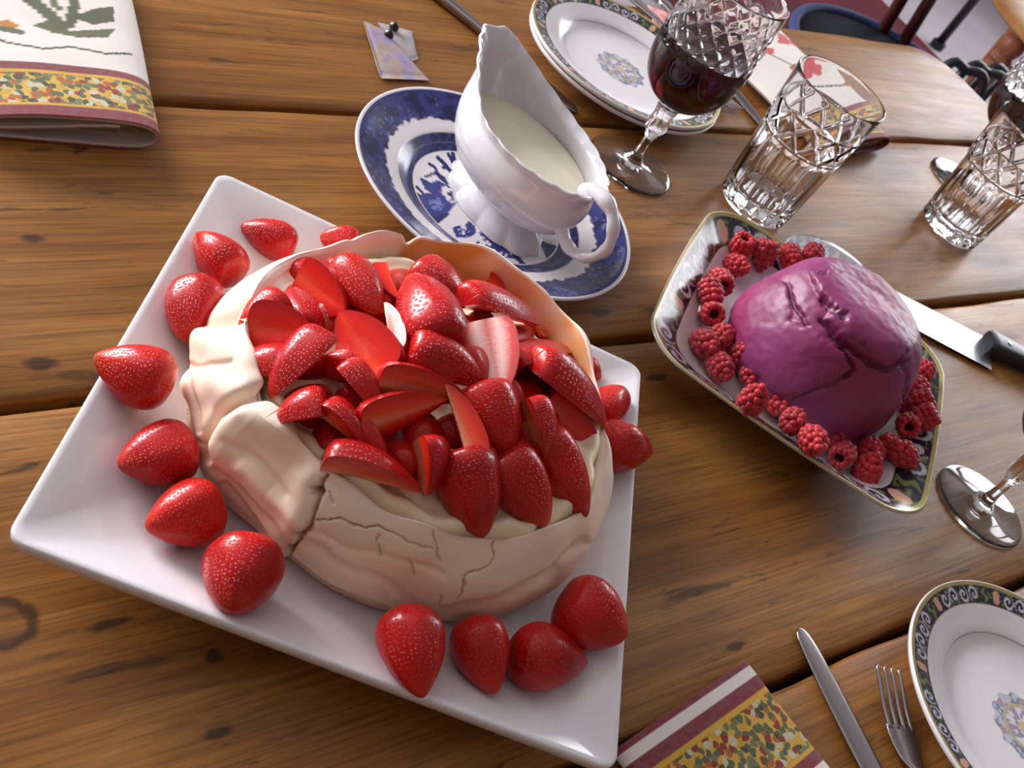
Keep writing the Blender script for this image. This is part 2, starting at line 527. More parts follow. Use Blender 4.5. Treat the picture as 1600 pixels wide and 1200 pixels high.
# ------------------------------------------------------------------ table of old planks
table = empty('dining_table', (0.1, 0, ZF))
tag(table, 'waxed brown plank dining table with dark gaps and a rounded corner', 'table')
TX0, TX1 = -1.05, 1.173
PLANKS = [(-0.50, -0.1985), (-0.1925, 0.0685), (0.0755, 0.3105), (0.3175, 0.517)]


def plank(i, y0, y1):
    nx = 150
    xs = np.concatenate([np.linspace(TX0, 0.95, 110, endpoint=False), np.linspace(0.95, TX1, 44)])
    yc = (y0 + y1) / 2
    rings = []
    for x in xs:
        w0 = 0.0022 * (mnoise.noise((x * 5, i * 7.3, 0)) + 0.6 * mnoise.noise((x * 17, i * 3.1, 4)))
        w1 = 0.0022 * (mnoise.noise((x * 5, i * 5.7, 9)) + 0.6 * mnoise.noise((x * 17, i * 2.9, 6)))
        a, b = y0 + w0, y1 + w1
        R = 0.065
        if i == 3 and x > TX1 - R: b = min(b, y1 - R + math.sqrt(max(0, R * R - (x - (TX1 - R)) ** 2)))
        if i == 0 and x > TX1 - R: a = max(a, y0 + R - math.sqrt(max(0, R * R - (x - (TX1 - R)) ** 2)))
        r = 0.004 + 0.0015 * mnoise.noise((x * 9, i, 2))
        top = [(a, -0.034), (a, -r), (a + 0.3 * r, -0.35 * r), (a + r, 0.0)]
        for k in range(1, 9):
            yy = a + r + (b - a - 2 * r) * k / 9
            top.append((yy, 0.0))
        top += [(b - r, 0.0), (b - 0.3 * r, -0.35 * r), (b, -r), (b, -0.034)]
        rings.append([(x - 0.1, p[0] - yc, p[1]) for p in top])
    v, f = loft(np.array(rings), True, True)
    o = mesh_obj('plank', v, f, MAT['plank'], table, smooth=True, angle=40)
    o.location = (0, yc, -ZF)
    return o


for i, (a, b) in enumerate(PLANKS): plank(i, a, b)
mesh_obj('gap_light_block', *box(-1.05, 0.98, -0.42, 0.44, 0.75 - 0.08, 0.75 - 0.036), MAT['under'], table, smooth=False)  # added solid board, stops light leaking up through the plank gaps
for sx in (-0.98, 0.92):
    for sy in (-0.38, 0.40):
        v, f = box(sx - 0.035, sx + 0.035, sy - 0.035, sy + 0.035, 0.0, 0.67)
        bevel(mesh_obj('leg', v, f, MAT['under'], table, smooth=False), 0.006)

# ------------------------------------------------------------------ square white platter


def rsquare(h, r, n=160, hy=None):
    """rounded rectangle outline of half sizes h, hy and corner radius r"""
    hy = h if hy is None else hy
    r = min(r, h * 0.999, hy * 0.999)
    pts = []
    k = n // 4
    for q, (cx, cy) in enumerate(((h - r, hy - r), (-h + r, hy - r), (-h + r, -hy + r), (h - r, -hy + r))):
        na = k // 2
        for j in range(na):
            a = q * PI / 2 + (PI / 2) * j / (na - 1)
            pts.append((cx + r * math.cos(a), cy + r * math.sin(a)))
        nxt = [(-h + r, hy), (-h, -hy + r), (h - r, -hy), (h, hy - r)][q]
        last = pts[-1]
        ne = k - na
        for j in range(1, ne + 1):
            s = j / (ne + 1)
            pts.append((last[0] + (nxt[0] - last[0]) * s, last[1] + (nxt[1] - last[1]) * s))
    return np.array(pts)


TH = -0.67994
prof = [(0.070, 0.004, .02), (0.088, 0.0, .022), (0.096, 0.0, .022), (0.104, 0.006, .022), (0.125, 0.0135, .018), (0.1455, 0.0225, .012), (0.1494, 0.0238, .010), (0.1503, 0.0245, .0095),
        (0.1506, 0.0285, .0095), (0.1502, 0.0300, .009), (0.1492, 0.0305, .009), (0.1465, 0.0298, .009), (0.136, 0.0253, .012), (0.122, 0.0188, .018), (0.111, 0.0140, .024), (0.102, 0.0112, .030), (0.093, 0.0100, .034), (0.07, 0.0098, .034), (0.035, 0.0096, .03), (0.002, 0.0096, .001)]
rings = []
for h, z, r in prof:
    s = rsquare(h, r)
    rings.append(np.c_[s, np.full(len(s), z)])
v, f = loft(rings, False, True)
f.append(tuple(reversed(range(160))))
platter = mesh_obj('square_platter', v, f, MAT['porcelain'])
platter.rotation_euler = (0, 0, TH)
platter.location = (0.0005, 0.0003, 0)
tag(platter, 'large square white porcelain platter under the strawberry pavlova', 'platter')


def platter_z(x, y):
    c, s = math.cos(-TH), math.sin(-TH)
    lx, ly = abs(c * x - s * y), abs(s * x + c * y)
    m = max(lx, ly)
    return float(np.interp(m, [0, 0.093, 0.111, 0.122, 0.136, 0.148], [0.0098, 0.0102, 0.0142, 0.019, 0.0256, 0.0306]))


# ------------------------------------------------------------------ pavlova
PC = np.array([0.006, 0.003])


def base_R(th):
    """outline radius of the meringue by direction (radians)"""
    d = np.degrees(th) % 360
    return np.interp(d, [0, 40, 90, 130, 160, 185, 200, 215, 240, 270, 300, 330, 360],
                     [0.121, 0.119, 0.116, 0.117, 0.116, 0.116, 0.110, 0.109, 0.112, 0.115, 0.122, 0.122, 0.121])


NA = 1200
th = np.arange(NA) * 2 * PI / NA
dg = np.degrees(th)
Rb = base_R(th)
back = np.exp(-(np.abs((dg - 33 + 180) % 360 - 180) / 40.0) ** 3)          # tall thin crust at the back right
leftl = np.exp(-(((dg - 165 + 180) % 360 - 180) / 50.0) ** 2)
front = np.exp(-(((dg - 285 + 180) % 360 - 180) / 60.0) ** 2)
rim_z = 0.0735 + 0.011 * back + 0.003 * leftl - 0.001 * front
for a0, w_, d_ in ((70, 2.0, 0.007), (80, 7, -0.006), (90, 2, 0.002)):
    rim_z -= d_ * np.exp(-(((dg - a0 + 180) % 360 - 180) / w_) ** 2)
rim_z += 0.0015 * np.sin(th * 9 + 1) + 0.001 * np.sin(th * 17)
outer = interp([(0.80, 0.0), (0.90, 0.0), (0.955, 0.05), (1.0, 0.22), (1.015, 0.40), (0.995, 0.60), (0.955, 0.78), (0.91, 0.92), (0.875, 1.0)], 150)
inner = interp([(0.0, 0.0), (0.022, -0.004), (0.040, -0.014), (0.06, -0.024), (0.2, -0.030), (0.5, -0.028), (0.86, -0.026)], 40)
rings = []
for s, hz in outer:
    # the back wall stands up straighter and ends in a thin lip
    ss = s + back * np.clip((hz - 0.5) / 0.5, 0, 1) * 0.085
    r = Rb * ss
    z = 0.0105 + (rim_z - 0.0105) * hz
    rings.append(np.c_[PC[0] + r * np.cos(th), PC[1] + r * np.sin(th), z])
top_s = 0.875 + back * 0.085
lbk = np.exp(-(((dg - 128 + 180) % 360 - 180) / 42.0) ** 2)
for ds, dz in inner[1:]:
    wide = np.where(ds < 0.07, ds, ds)
    shrink = ds * (1 - 0.45 * back * (ds < 0.07))
    r = Rb * np.maximum(top_s - shrink, 0.004)
    z = rim_z + dz * (1 + 0.15 * back) * (1 - 0.80 * lbk * (1 - sstep(0.15, 0.5, np.array(ds))))
    rings.append(np.c_[PC[0] + r * np.cos(th), PC[1] + r * np.sin(th), z])
rings = np.array(rings)
nro = len(outer)
P = rings.reshape(-1, 3).copy()
# normals
dj = np.roll(rings, -1, 1) - np.roll(rings, 1, 1)
di = np.gradient(rings, axis=0)
nrm = np.cross(dj, di); nrm /= np.linalg.norm(nrm, axis=2)[..., None] + 1e-12
nrm = nrm.reshape(-1, 3)
if (nrm.reshape(rings.shape)[60, :, :2] * np.c_[np.cos(th), np.sin(th)]).sum() < 0: nrm = -nrm
is_out = np.repeat(np.arange(len(rings)) < nro + 3, NA)
hfrac = np.repeat(np.concatenate([outer[:, 1], np.ones(len(inner) - 1)]), NA)
ang = np.tile(th, len(rings))
disp = np.zeros(len(P))
# soft lumps and swept folds of the spatula
lump = np.array([mnoise.noise((p[0] * 26, p[1] * 26, p[2] * 30)) for p in P])
lump2 = np.array([mnoise.noise((p[0] * 70 + 5, p[1] * 70, p[2] * 90)) for p in P])
disp += 0.0026 * lump + 0.0006 * lump2
fold = np.sin(ang * 5.0 + hfrac * 7.0 + 1.5 * lump)
disp += is_out * 0.0010 * fold * np.sin(PI * np.clip(hfrac, 0, 1))
Q = proj(P)
Q0 = Q.copy()
Q = Q + 10.0 * np.c_[fbm(Q0[:, 0] / 45, Q0[:, 1] / 45, 1) - 0.5, fbm(Q0[:, 0] / 45 + 99, Q0[:, 1] / 45, 1) - 0.5]
QJ = Q0 + 9.0 * np.c_[fbm(Q0[:, 0] / 11, Q0[:, 1] / 11, 3) - 0.5, fbm(Q0[:, 0] / 11 + 99, Q0[:, 1] / 11, 3) - 0.5]
toward = ((CAM - P) * nrm).sum(1) > 0


def groove(line, w, d, both=False):
    """carve a line (given where it shows on the cake) w px wide, d metres deep"""
    global disp
    m = polydist(Q, line)
    k = np.exp(-(m / w) ** 2) * (toward | both) * is_out
    disp = disp - d * k
    return k


def ridge(line, w, d): return groove(line, w, -d)


# deep clefts between the lobes on the left
groove([(330, 510), (352, 498), (372, 488), (390, 478)], 9, 0.006)
groove([(318, 712), (332, 682), (352, 645), (385, 628), (425, 612)], 10, 0.007)
ridge([(300, 520), (350, 545), (390, 560)], 28, 0.004)
ridge([(290, 600), (340, 600), (390, 610)], 26, 0.004)
ridge([(350, 690), (385, 650), (440, 660)], 32, 0.007)
ridge([(380, 730), (430, 780), (470, 820)], 14, 0.003)
# folds
groove([(335, 735), (385, 780), (425, 820), (450, 850)], 7, 0.0030)
groove([(372, 690), (420, 740), (450, 775)], 6, 0.0018)
groove([(345, 760), (400, 815), (445, 865)], 6, 0.0022)
groove([(470, 850), (540, 885), (600, 912), (660, 950), (700, 955), (780, 935), (860, 895), (915, 850)], 7, 0.0026)
groove([(455, 880), (530, 925), (590, 950), (640, 965)], 6, 0.0022)
groove([(480, 830), (560, 860), (640, 880), (690, 900)], 6, 0.0014)
groove([(745, 945), (800, 925), (870, 890)], 5, 0.0016)
ridge([(620, 935), (690, 965), (770, 955)], 9, 0.0016)
groove([(300, 570), (310, 620), (318, 670)], 5, 0.0016)
groove([(285, 600), (298, 650), (315, 690)], 5, 0.0014)
groove([(270, 570), (320, 575), (370, 568)], 4, 0.0014)
# (cracks run more ragged than the folds)
# the left lobe stands proud of the front face along the split
split = [(514, 742), (506, 755), (500, 775), (497, 792), (487, 815), (474, 832), (462, 848), (452, 862), (446, 885)]
ridge([(p[0] - 24, p[1] - 5) for p in split], 24, 0.0030)
Q = QJ
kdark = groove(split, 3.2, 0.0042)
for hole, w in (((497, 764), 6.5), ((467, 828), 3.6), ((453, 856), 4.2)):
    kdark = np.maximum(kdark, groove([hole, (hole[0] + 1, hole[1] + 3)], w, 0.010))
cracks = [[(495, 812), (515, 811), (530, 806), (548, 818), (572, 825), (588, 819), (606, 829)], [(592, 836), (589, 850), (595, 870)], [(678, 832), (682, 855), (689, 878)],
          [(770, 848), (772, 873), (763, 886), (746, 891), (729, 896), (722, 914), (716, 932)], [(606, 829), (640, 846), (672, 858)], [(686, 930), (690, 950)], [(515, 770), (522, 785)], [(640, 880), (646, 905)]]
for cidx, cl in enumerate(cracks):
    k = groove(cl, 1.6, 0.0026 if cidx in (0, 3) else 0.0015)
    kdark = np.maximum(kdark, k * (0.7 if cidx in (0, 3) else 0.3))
P2 = P + nrm * disp[:, None]
P2[:, 2] = np.maximum(P2[:, 2], 0.0104)
# colours: pale biscuit outside, caramel inside the broken crust at the back
cM = srgb(248, 213, 189); cW = srgb(253, 238, 222); cG = srgb(224, 150, 74); cB = srgb(196, 132, 74)
colr = mixc(cM, cW, np.clip(0.5 + 0.9 * lump, 0, 1) * sstep(0.35, 1.0, hfrac))
colr = mixc(colr, cB, 0.35 * (1 - sstep(0.0, 0.10, hfrac)) * is_out)
bk = np.tile(back, len(rings))
inn = ~np.repeat(np.arange(len(rings)) < nro + 2, NA)
gold = inn * sstep(0.12, 0.5, bk) * (0.55 + 0.45 * np.array([mnoise.noise((p[0] * 60, p[1] * 60, p[2] * 60)) for p in P]))
colr = mixc(colr, cG, np.clip(gold * 1.5, 0, 1))
colr = mixc(colr, cW, np.clip(inn * (1 - sstep(0.12, 0.5, bk)), 0, 1))
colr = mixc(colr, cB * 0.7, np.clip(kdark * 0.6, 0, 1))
pav = empty('pavlova', (PC[0], PC[1], 0.0105))
tag(pav, 'big cracked beige meringue pavlova shell on the square white platter', 'pavlova')
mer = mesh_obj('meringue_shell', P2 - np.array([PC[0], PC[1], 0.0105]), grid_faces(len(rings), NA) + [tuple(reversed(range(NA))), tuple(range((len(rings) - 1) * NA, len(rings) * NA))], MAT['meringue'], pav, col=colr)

# whipped cream filling with dollops that ooze over the front edge
nr, na = 90, 360
ths = np.arange(na) * 2 * PI / na
dgs = np.degrees(ths)
bks = np.exp(-(np.abs((dgs - 33 + 180) % 360 - 180) / 40.0) ** 3)
edge = base_R(ths) * (0.875 - 0.04 * bks - 0.14 * np.exp(-(((dgs - 128 + 180) % 360 - 180) / 42.0) ** 2)) + 0.004 * np.array([mnoise.noise((3 * math.cos(a) * 2, 3 * math.sin(a) * 2, 3)) for a in ths])
rr = np.linspace(0.01, 1, nr)
V = []
for s in rr:
    r = edge * s
    x = PC[0] + r * np.cos(ths); y = PC[1] + r * np.sin(ths)
    z = 0.0695 + 0.006 * (1 - s ** 2) - 0.003 * bks * s + np.array([0.0035 * mnoise.noise((a * 38, b * 38, 1)) + 0.0014 * mnoise.noise((a * 110, b * 110, 5)) for a, b in zip(x, y)])
    z = z + 0.0045 * (1 - bks) * np.exp(-((s - 0.93) / 0.05) ** 2) - 0.012 * sstep(0.955, 1.0, s)
    V.append(np.c_[x, y, z])
V = np.array(V)
Pf = V.reshape(-1, 3)
for (px, py, amp, w) in ((418, 440, 0.012, 0.012), (400, 428, 0.007, 0.009), (414, 627, 0.008, 0.007), (432, 622, 0.005, 0.005), (385, 492, 0.005, 0.008), (645, 412, 0.004, 0.012), (915, 640, 0.004, 0.009), (800, 832, 0.004, 0.007), (560, 735, 0.004, 0.01)):
    c0 = up(px, py, 0.078)[:2]
    Pf[:, 2] += amp * np.exp(-(((Pf[:, :2] - c0) ** 2).sum(1)) / w ** 2)
mesh_obj('whipped_cream', Pf - np.array([PC[0], PC[1], 0.0105]), grid_faces(nr, na) + [tuple(reversed(range(na)))], MAT['cream'], pav)
# a jagged scrap of crust at the back (pale flap)
# ------------------------------------------------------------------ strawberries
BPROF = interp([(0.0, 0.0), (0.012, 0.30), (0.045, 0.60), (0.13, 0.86), (0.27, 1.0), (0.42, 0.98), (0.58, 0.86), (0.73, 0.66), (0.86, 0.42), (0.95, 0.22), (0.985, 0.11), (1.0, 0.0)], 34)


CPROF = interp([(0.0, 0.0), (0.0, 0.50), (0.02, 0.74), (0.08, 0.91), (0.19, 1.0), (0.34, 0.99), (0.50, 0.90), (0.66, 0.73), (0.80, 0.51), (0.92, 0.27), (0.975, 0.12), (1.0, 0.0)], 34)


def strawberry(name, label, group, B, T, R, span=360.0, n=None, cutmat=None, seed=0, flat=1.0, blunt=0.0, bend=0.0, cat='strawberry'):
    B = np.array(B, float); T = np.array(T, float)
    ax = T - B; L = np.linalg.norm(ax); ax /= L
    rng = np.random.default_rng(seed)
    if n is None: n = np.array([0, 0, -1.0]) + 0.01
    n = n - ax * (n @ ax); n /= np.linalg.norm(n) + 1e-9
    ex = -n; ey = np.cross(ax, ex)
    C0 = (B + T) / 2
    pr_ = BPROF.copy() if span > 359 else CPROF.copy()
    tt = pr_[:, 0]; rad = np.clip(pr_[:, 1], 0, 2) ** (1 - 0.35 * blunt)
    ph = rng.uniform(0, 6.28, 4)

    def place(t, r, a):
        # lumpy berry shape: gentle furrows and a slightly bent tip
        w = 1 + 0.05 * np.cos(2 * a + ph[0]) + 0.035 * np.cos(3 * a + ph[1]) * (0.4 + t) + 0.02 * np.cos(5 * a + ph[2] + 3 * t)
        rr_ = r * R * w
        lx = rr_ * np.cos(a); ly = rr_ * np.sin(a) * flat
        off = bend * R * t * t
        return C0 + ((t - 0.5) * L)[..., None] * ax + (lx)[..., None] * ex + (ly + off)[..., None] * ey

    full = span >= 359
    na = 40 if full else max(12, int(40 * span / 360) + 1)
    a0 = -math.radians(span) / 2
    aa = a0 + (np.arange(na) * math.radians(span) / (na if full else na - 1))
    Tt, Aa = np.meshgrid(tt, aa, indexing='ij')
    Rr = np.repeat(rad[:, None], na, 1)
    pts = place(Tt, Rr, Aa).reshape(-1, 3)
    uu = (Aa + PI) / (2 * PI)
    uv = np.stack([uu.ravel(), Tt.ravel()], 1)
    root = mesh_obj(name, pts - C0, grid_faces(len(tt), na, closed=full), MAT['berry'], uv=uv, loc=C0)
    tag(root, label, cat, group)
    if not full:
        def face(ss, an, flip):
            Tg, Sg = np.meshgrid(tt, ss, indexing='ij')
            g = place(Tg, np.repeat(rad[:, None], len(ss), 1) * np.abs(Sg), np.where(Sg >= 0, an[1], an[0]))
            g = g + (0.05 * R * np.exp(-(Sg / 0.25) ** 2) * np.sin(PI * np.clip(Tg * 1.2, 0, 1)))[..., None] * ex
            mesh_obj('cut_face', g.reshape(-1, 3) - C0, grid_faces(len(tt), len(ss), closed=False, flip=flip), cutmat or MAT['cut_red'], root, uv=np.stack([np.abs(Sg).ravel(), Tg.ravel()], 1))
        if span > 140: face(np.linspace(-1, 1, 17), (aa[0], aa[-1]), True)
        else:
            face(np.linspace(0, 1, 9), (aa[0], aa[0]), False); face(np.linspace(0, 1, 9), (aa[-1], aa[-1]), True)
    return root


def pile_z(x, y):
    d = math.hypot(x - 0.005, y - 0.004)
    return 0.080 + 0.021 * max(0.0, 1 - (d / 0.085) ** 2) - max(0.0, d - 0.085) * 0.55


def on_pile(px, py, dz=0.0):
    z = 0.09
    for _ in range(12):
        p = up(px, py, z); z = pile_z(p[0], p[1]) + dz
    return up(px, py, z)


G1 = 'whole strawberries laid around the platter'
WHOLE = [  # butt px, tip px, width px, z, label
    ((270, 607), (147, 556), 100, 0.036, 0.0, 'long dark strawberry jutting over the left edge of the platter'),
    ((312, 442), (288, 530), 88, 0.034, 0.5, 'dark rounded strawberry on the platter, level with the cleft at upper left'),
    ((372, 432), (306, 366), 78, 0.033, 0.3, 'strawberry second from the far corner of the platter'),
    ((462, 388), (376, 352), 62, 0.030, 0.3, 'strawberry nearest the far left corner, half behind the pavlova'),
    ((560, 388), (500, 368), 54, 0.030, 0.3, 'sliver of strawberry peeping over the back of the pavlova'),
    ((303, 697), (184, 727), 104, 0.034, 0.2, 'plump strawberry on the left, between the overhanging one and the glossy one'),
    ((345, 788), (227, 824), 106, 0.033, 0.2, 'glossy strawberry pointing left, second from the bottom of the left row'),
    ((392, 848), (362, 955), 122, 0.033, 0.8, 'blunt round strawberry at the lower end of the left row'),
    ((632, 952), (660, 1090), 112, 0.031, 0.1, 'tall strawberry pointing down, leftmost of the front row'),
    ((736, 968), (774, 1084), 98, 0.029, 0.2, 'darkest strawberry of the front row, second from the left'),
    ((800, 1024), (917, 1034), 104, 0.030, 0.0, 'bright orange red strawberry pointing right in the front row'),
    ((878, 932), (977, 996), 110, 0.033, 0.5, 'big strawberry at the right end of the front row'),
    ((935, 690), (1018, 708), 84, 0.034, 0.0, 'pointed strawberry sticking out over the right edge of the platter'),
    ((930, 648), (976, 612), 62, 0.032, 0.8, 'squarish strawberry at the right of the pavlova'),
    ((908, 566), (938, 592), 42, 0.032, 0.5, 'small strawberry peeping out at the back right of the pavlova'),
]
for i, (b, tp, w, z, bl, lab) in enumerate(WHOLE):
    B = up(*b, z); T = up(*tp, z)
    Rr = w / 2 * depth((B + T) / 2) / F
    zz = max(platter_z(*((B + T) / 2)[:2]) + Rr * 0.92, 0.0)
    B = up(*b, zz + 0.001); T = up(*tp, zz - 0.002)
    strawberry('strawberry', lab, G1, B, T, Rr, seed=i + 1, blunt=bl)

G2 = 'cut strawberries heaped on the pavlova'
RED, ORA, PAL = MAT['cut_red'], MAT['cut_orange'], MAT['cut_pale']
CUTS = [  # butt, tip, width, span, cut normal (right, up, toward camera), material, dz, label
    ((470, 434), (535, 484), 66, 180, (0.0, -0.25, 0.95), RED, 0, 'halved strawberry, wide red cut face, at the back left of the heap'),
    ((540, 426), (592, 488), 64, 180, (0.0, -0.8, -0.6), ORA, 0, 'skin-up strawberry half behind, third from the left at the back'),
    ((606, 414), (624, 464), 42, 110, (0.5, -0.3, 0.8), RED, 0.004, 'narrow strawberry wedge standing at the back middle'),
    ((394, 512), (490, 526), 72, 180, (0.0, 0.1, 1.0), RED, 0, 'strawberry half with a flat dark red face at the left edge'),
    ((448, 578), (366, 574), 62, 180, (0, -0.95, -0.3), ORA, -0.003, 'thin strawberry slice pointing left beside the meringue cleft'),
    ((508, 540), (426, 620), 78, 180, (0.5, -0.8, -0.2), ORA, 0.004, 'glossy strawberry half slanting to the lower left'),
    ((592, 580), (532, 492), 88, 180, (-0.2, -0.1, 0.97), RED, 0.006, 'large strawberry half with a dark smooth face near the centre'),
    ((608, 548), (600, 476), 50, 110, (-0.6, -0.2, 0.7), ORA, 0.006, 'small wedge with a pale tip left of the heap centre'),
    ((534, 586), (590, 652), 66, 180, (-0.75, -0.6, 0.1), ORA, 0.004, 'small strawberry half pointing down right, below the dark smooth half'),
    ((655, 428), (724, 478), 64, 180, (0.1, -0.7, -0.7), ORA, 0.002, 'bumpy pink lit strawberry half at the back, beside the golden crust'),
    ((684, 536), (646, 436), 86, 180, (0.0, -0.8, -0.6), RED, 0.008, 'tall seed-studded strawberry half with its tip up'),
    ((742, 426), (782, 470), 46, 150, (-0.85, -0.25, 0.45), ORA, 0, 'strawberry half with an orange cut side at the golden crust'),
    ((756, 528), (712, 484), 46, 110, (0.2, 0.5, 0.85), ORA, 0, 'small broken strawberry piece behind the white slice'),
    ((732, 480), (836, 508), 66, 180, (0, -1, -0.25), RED, 0.004, 'strawberry half lying sideways with rows of seeds, tip right'),
    ((822, 466), (848, 522), 56, 180, (0.5, 0.1, 0.85), ORA, 0, 'orange strawberry half leaning on the back crust'),
    ((760, 508), (783, 614), 70, 180, (-0.05, 0.35, 0.93), PAL, 0.012, 'white-fleshed strawberry slice with its pale cut face up'),
    ((806, 580), (890, 556), 66, 180, (0.0, -0.65, 0.75), ORA, 0, 'arched strawberry half at the right with an orange underside'),
    ((832, 580), (938, 664), 80, 180, (-0.35, -0.9, -0.25), RED, 0.006, 'big strawberry half sloping to the right rim of the meringue'),
    ((642, 556), (752, 600), 80, 180, (0.0, -0.9, -0.45), RED, 0.004, 'shiny strawberry half lying across the heap centre'),
    ((602, 604), (722, 622), 66, 150, (-0.1, -0.55, 0.85), ORA, 0.008, 'crescent strawberry slice with a broad orange face in the middle'),
    ((578, 668), (694, 626), 66, 150, (0.35, -0.55, 0.75), ORA, 0.008, 'crescent strawberry slice curling to the right, lower centre'),
    ((728, 712), (696, 604), 66, 90, (-0.65, 0.0, 0.75), ORA, 0.012, 'upright orange wedge with a tall narrow face'),
    ((752, 612), (792, 716), 86, 180, (0.0, -0.5, -0.85), RED, 0.004, 'strawberry half with a pebbly seeded back, right of the wedge'),
    ((818, 634), (848, 716), 68, 180, (-0.85, -0.2, 0.3), ORA, 0.008, 'orange strawberry half standing right of the pebbly half'),
    ((862, 636), (936, 710), 62, 180, (0.1, 0.15, 1.0), RED, 0.0, 'flat strawberry slice face up by the right rim'),
    ((508, 652), (428, 664), 84, 180, (0.2, -1.0, 0.05), ORA, 0.002, 'rounded strawberry half at the left front, pointing left'),
    ((500, 652), (564, 702), 70, 150, (-0.85, -0.45, 0.3), ORA, 0.007, 'strawberry half overlapping the rounded left front one'),
    ((556, 664), (602, 718), 36, 180, (0.2, -0.8, -0.4), RED, 0.004, 'thin strawberry sliver at the front left'),
    ((512, 738), (650, 770), 92, 150, (0.0, -1.0, 0.30), ORA, 0.004, 'long strawberry wedge over the front left edge'),
    ((650, 694), (664, 772), 86, 180, (-0.35, -0.85, 0.35), ORA, 0.004, 'short strawberry half beside the long wedge at the front'),
    ((722, 712), (754, 834), 82, 180, (0.0, -0.35, -1.0), RED, 0.002, 'strawberry half hanging over the front edge, tip lowest of all'),
    ((786, 716), (850, 818), 76, 180, (0.0, -0.3, -1.0), RED, 0.002, 'dark strawberry half hanging over the front, middle of three'),
    ((850, 688), (912, 804), 68, 180, (0.2, -0.3, -1.0), RED, 0.002, 'strawberry half hanging over the front right edge'),
    ((786, 606), (812, 660), 44, 180, (0, -0.6, -0.8), RED, 0.0, 'narrow strawberry piece wedged below the white slice'),
    ((440, 476), (376, 520), 56, 180, (0.2, -0.8, -0.5), RED, -0.004, 'dark strawberry edge showing behind the flat faced left half'),
    ((720, 560), (750, 620), 64, 180, (-0.5, -0.6, 0.2), ORA, 0.0, 'strawberry half tucked under the white slice'),
]
for i, (b, tp, w, span, nv, mt, dz, lab) in enumerate(CUTS):
    b, tp = np.array(b, float), np.array(tp, float)
    b, tp = b - 0.09 * (tp - b), tp + 0.05 * (tp - b)
    B = on_pile(*b, dz); T = on_pile(*tp, dz - 0.002)
    Rr = w * 1.27 / 2 * depth((B + T) / 2) / F
    strawberry('strawberry_half' if span > 120 else 'strawberry_wedge', lab, G2, B, T, Rr, span, camdir(*nv), mt, seed=100 + i, blunt=0.35)
# the layer underneath that fills the gaps of the heap
rng = np.random.default_rng(5)
BURIED = []
SHORT = ['back left red faced half', 'pair of halves at the back', 'standing back wedge', 'flat dark left half', 'left pointing slice', 'slanting glossy half', 'smooth dark central half', 'pale tipped wedge', 'small half left of centre', 'bumpy pink back half', 'tall tip up half', 'orange sided half at the crust', 'small broken piece', 'sideways half at the back right', 'leaning orange half', 'white fleshed slice', 'arched half at the right', 'big right rim half', 'shiny central half', 'broad orange crescent', 'lower curling crescent', 'upright orange wedge', 'pebbly backed half', 'standing orange half', 'flat slice by the right rim', 'rounded left front half', 'overlapping left front half', 'thin front sliver', 'long front wedge', 'short front half', 'lowest hanging half', 'middle hanging half', 'front right hanging half', 'narrow piece under the white slice', 'dark edge at the far left', 'half tucked under the white slice']
poly = [(450, 440), (520, 425), (640, 430), (735, 445), (815, 500), (880, 600), (885, 680), (830, 720), (700, 725), (600, 722), (530, 705), (470, 640), (430, 570), (425, 500)]
k = 0
for row, py in enumerate(range(445, 730, 46)):
    for px in range(430 + (row % 2) * 30, 900, 62):
        q = np.array([px, py], float) + rng.uniform(-8, 8, 2)
        if not inpoly(q[None], poly)[0]: continue
        an = rng.uniform(0, 2 * PI)
        dv = np.array([math.cos(an), math.sin(an)]) * 38
        B = on_pile(*(q - dv), -0.013); T = on_pile(*(q + dv), -0.015)
        BURIED.append(strawberry('strawberry_half', 'partly buried strawberry half by the ' + SHORT[int(np.argmin([np.hypot(*((np.array(c_[0]) + np.array(c_[1])) / 2 - q)) for c_ in CUTS]))], G2, B, T, 36 * depth((B + T) / 2) / F, 180, np.array([rng.uniform(-.4, .4), rng.uniform(-.4, .4), -1.0]), RED, seed=300 + k, blunt=0.4))
        k += 1

# ------------------------------------------------------------------ blue and white oval dish
DC = np.array([0.1965, 0.2025]); DA = math.radians(-68)
DZ = 0.026


def dish_paint(x, y, fr):
    """x,y in metres in the dish's plane (world axes), fr = radius fraction"""
    white = srgb(226, 220, 222); navy = srgb(26, 24, 76); mid = srgb(48, 52, 118); pale = srgb(112, 120, 170)
    n1 = fbm(x * 150 + 40, y * 150 + 40, 3); n2 = fbm(x * 420 + 9, y * 420 + 9, 2); n3 = fbm(x * 60, y * 60, 2)
    c = np.broadcast_to(white, (len(x), 3)).copy()
    a = np.arctan2(y, x)
    # outer border: dense blue with paler flowers and a scalloped inner edge
    inner_edge = 0.765 + 0.006 * np.sin(a * 60) + 0.05 * (n1 - 0.5) + 0.03 * (n3 - 0.5)
    bord = sstep(-0.006, 0.006, fr - inner_edge) * (fr < 0.975)
    bc = mixc(navy, mid, sstep(0.46, 0.60, n1))
    bc = mixc(bc, pale, 0.75 * sstep(0.66, 0.74, n2) * sstep(0.40, 0.6, n3))
    c = mixc(c, bc, bord)
    c = mixc(c, mid * 0.8, ((fr > 0.955) & (fr < 0.975)) * 0.8)
    # inner ring on the shoulder
    ring = sstep(0.535, 0.545, fr) * (1 - sstep(0.655, 0.67, fr))
    rc = mixc(navy * 0.9, mid, sstep(0.45, 0.6, fbm(a * 22, fr * 60, 2)))
    rc = mixc(rc, pale * 0.6, (np.abs(fr - 0.60) < 0.006) * 0.6)
    c = mixc(c, rc, ring)
    return c


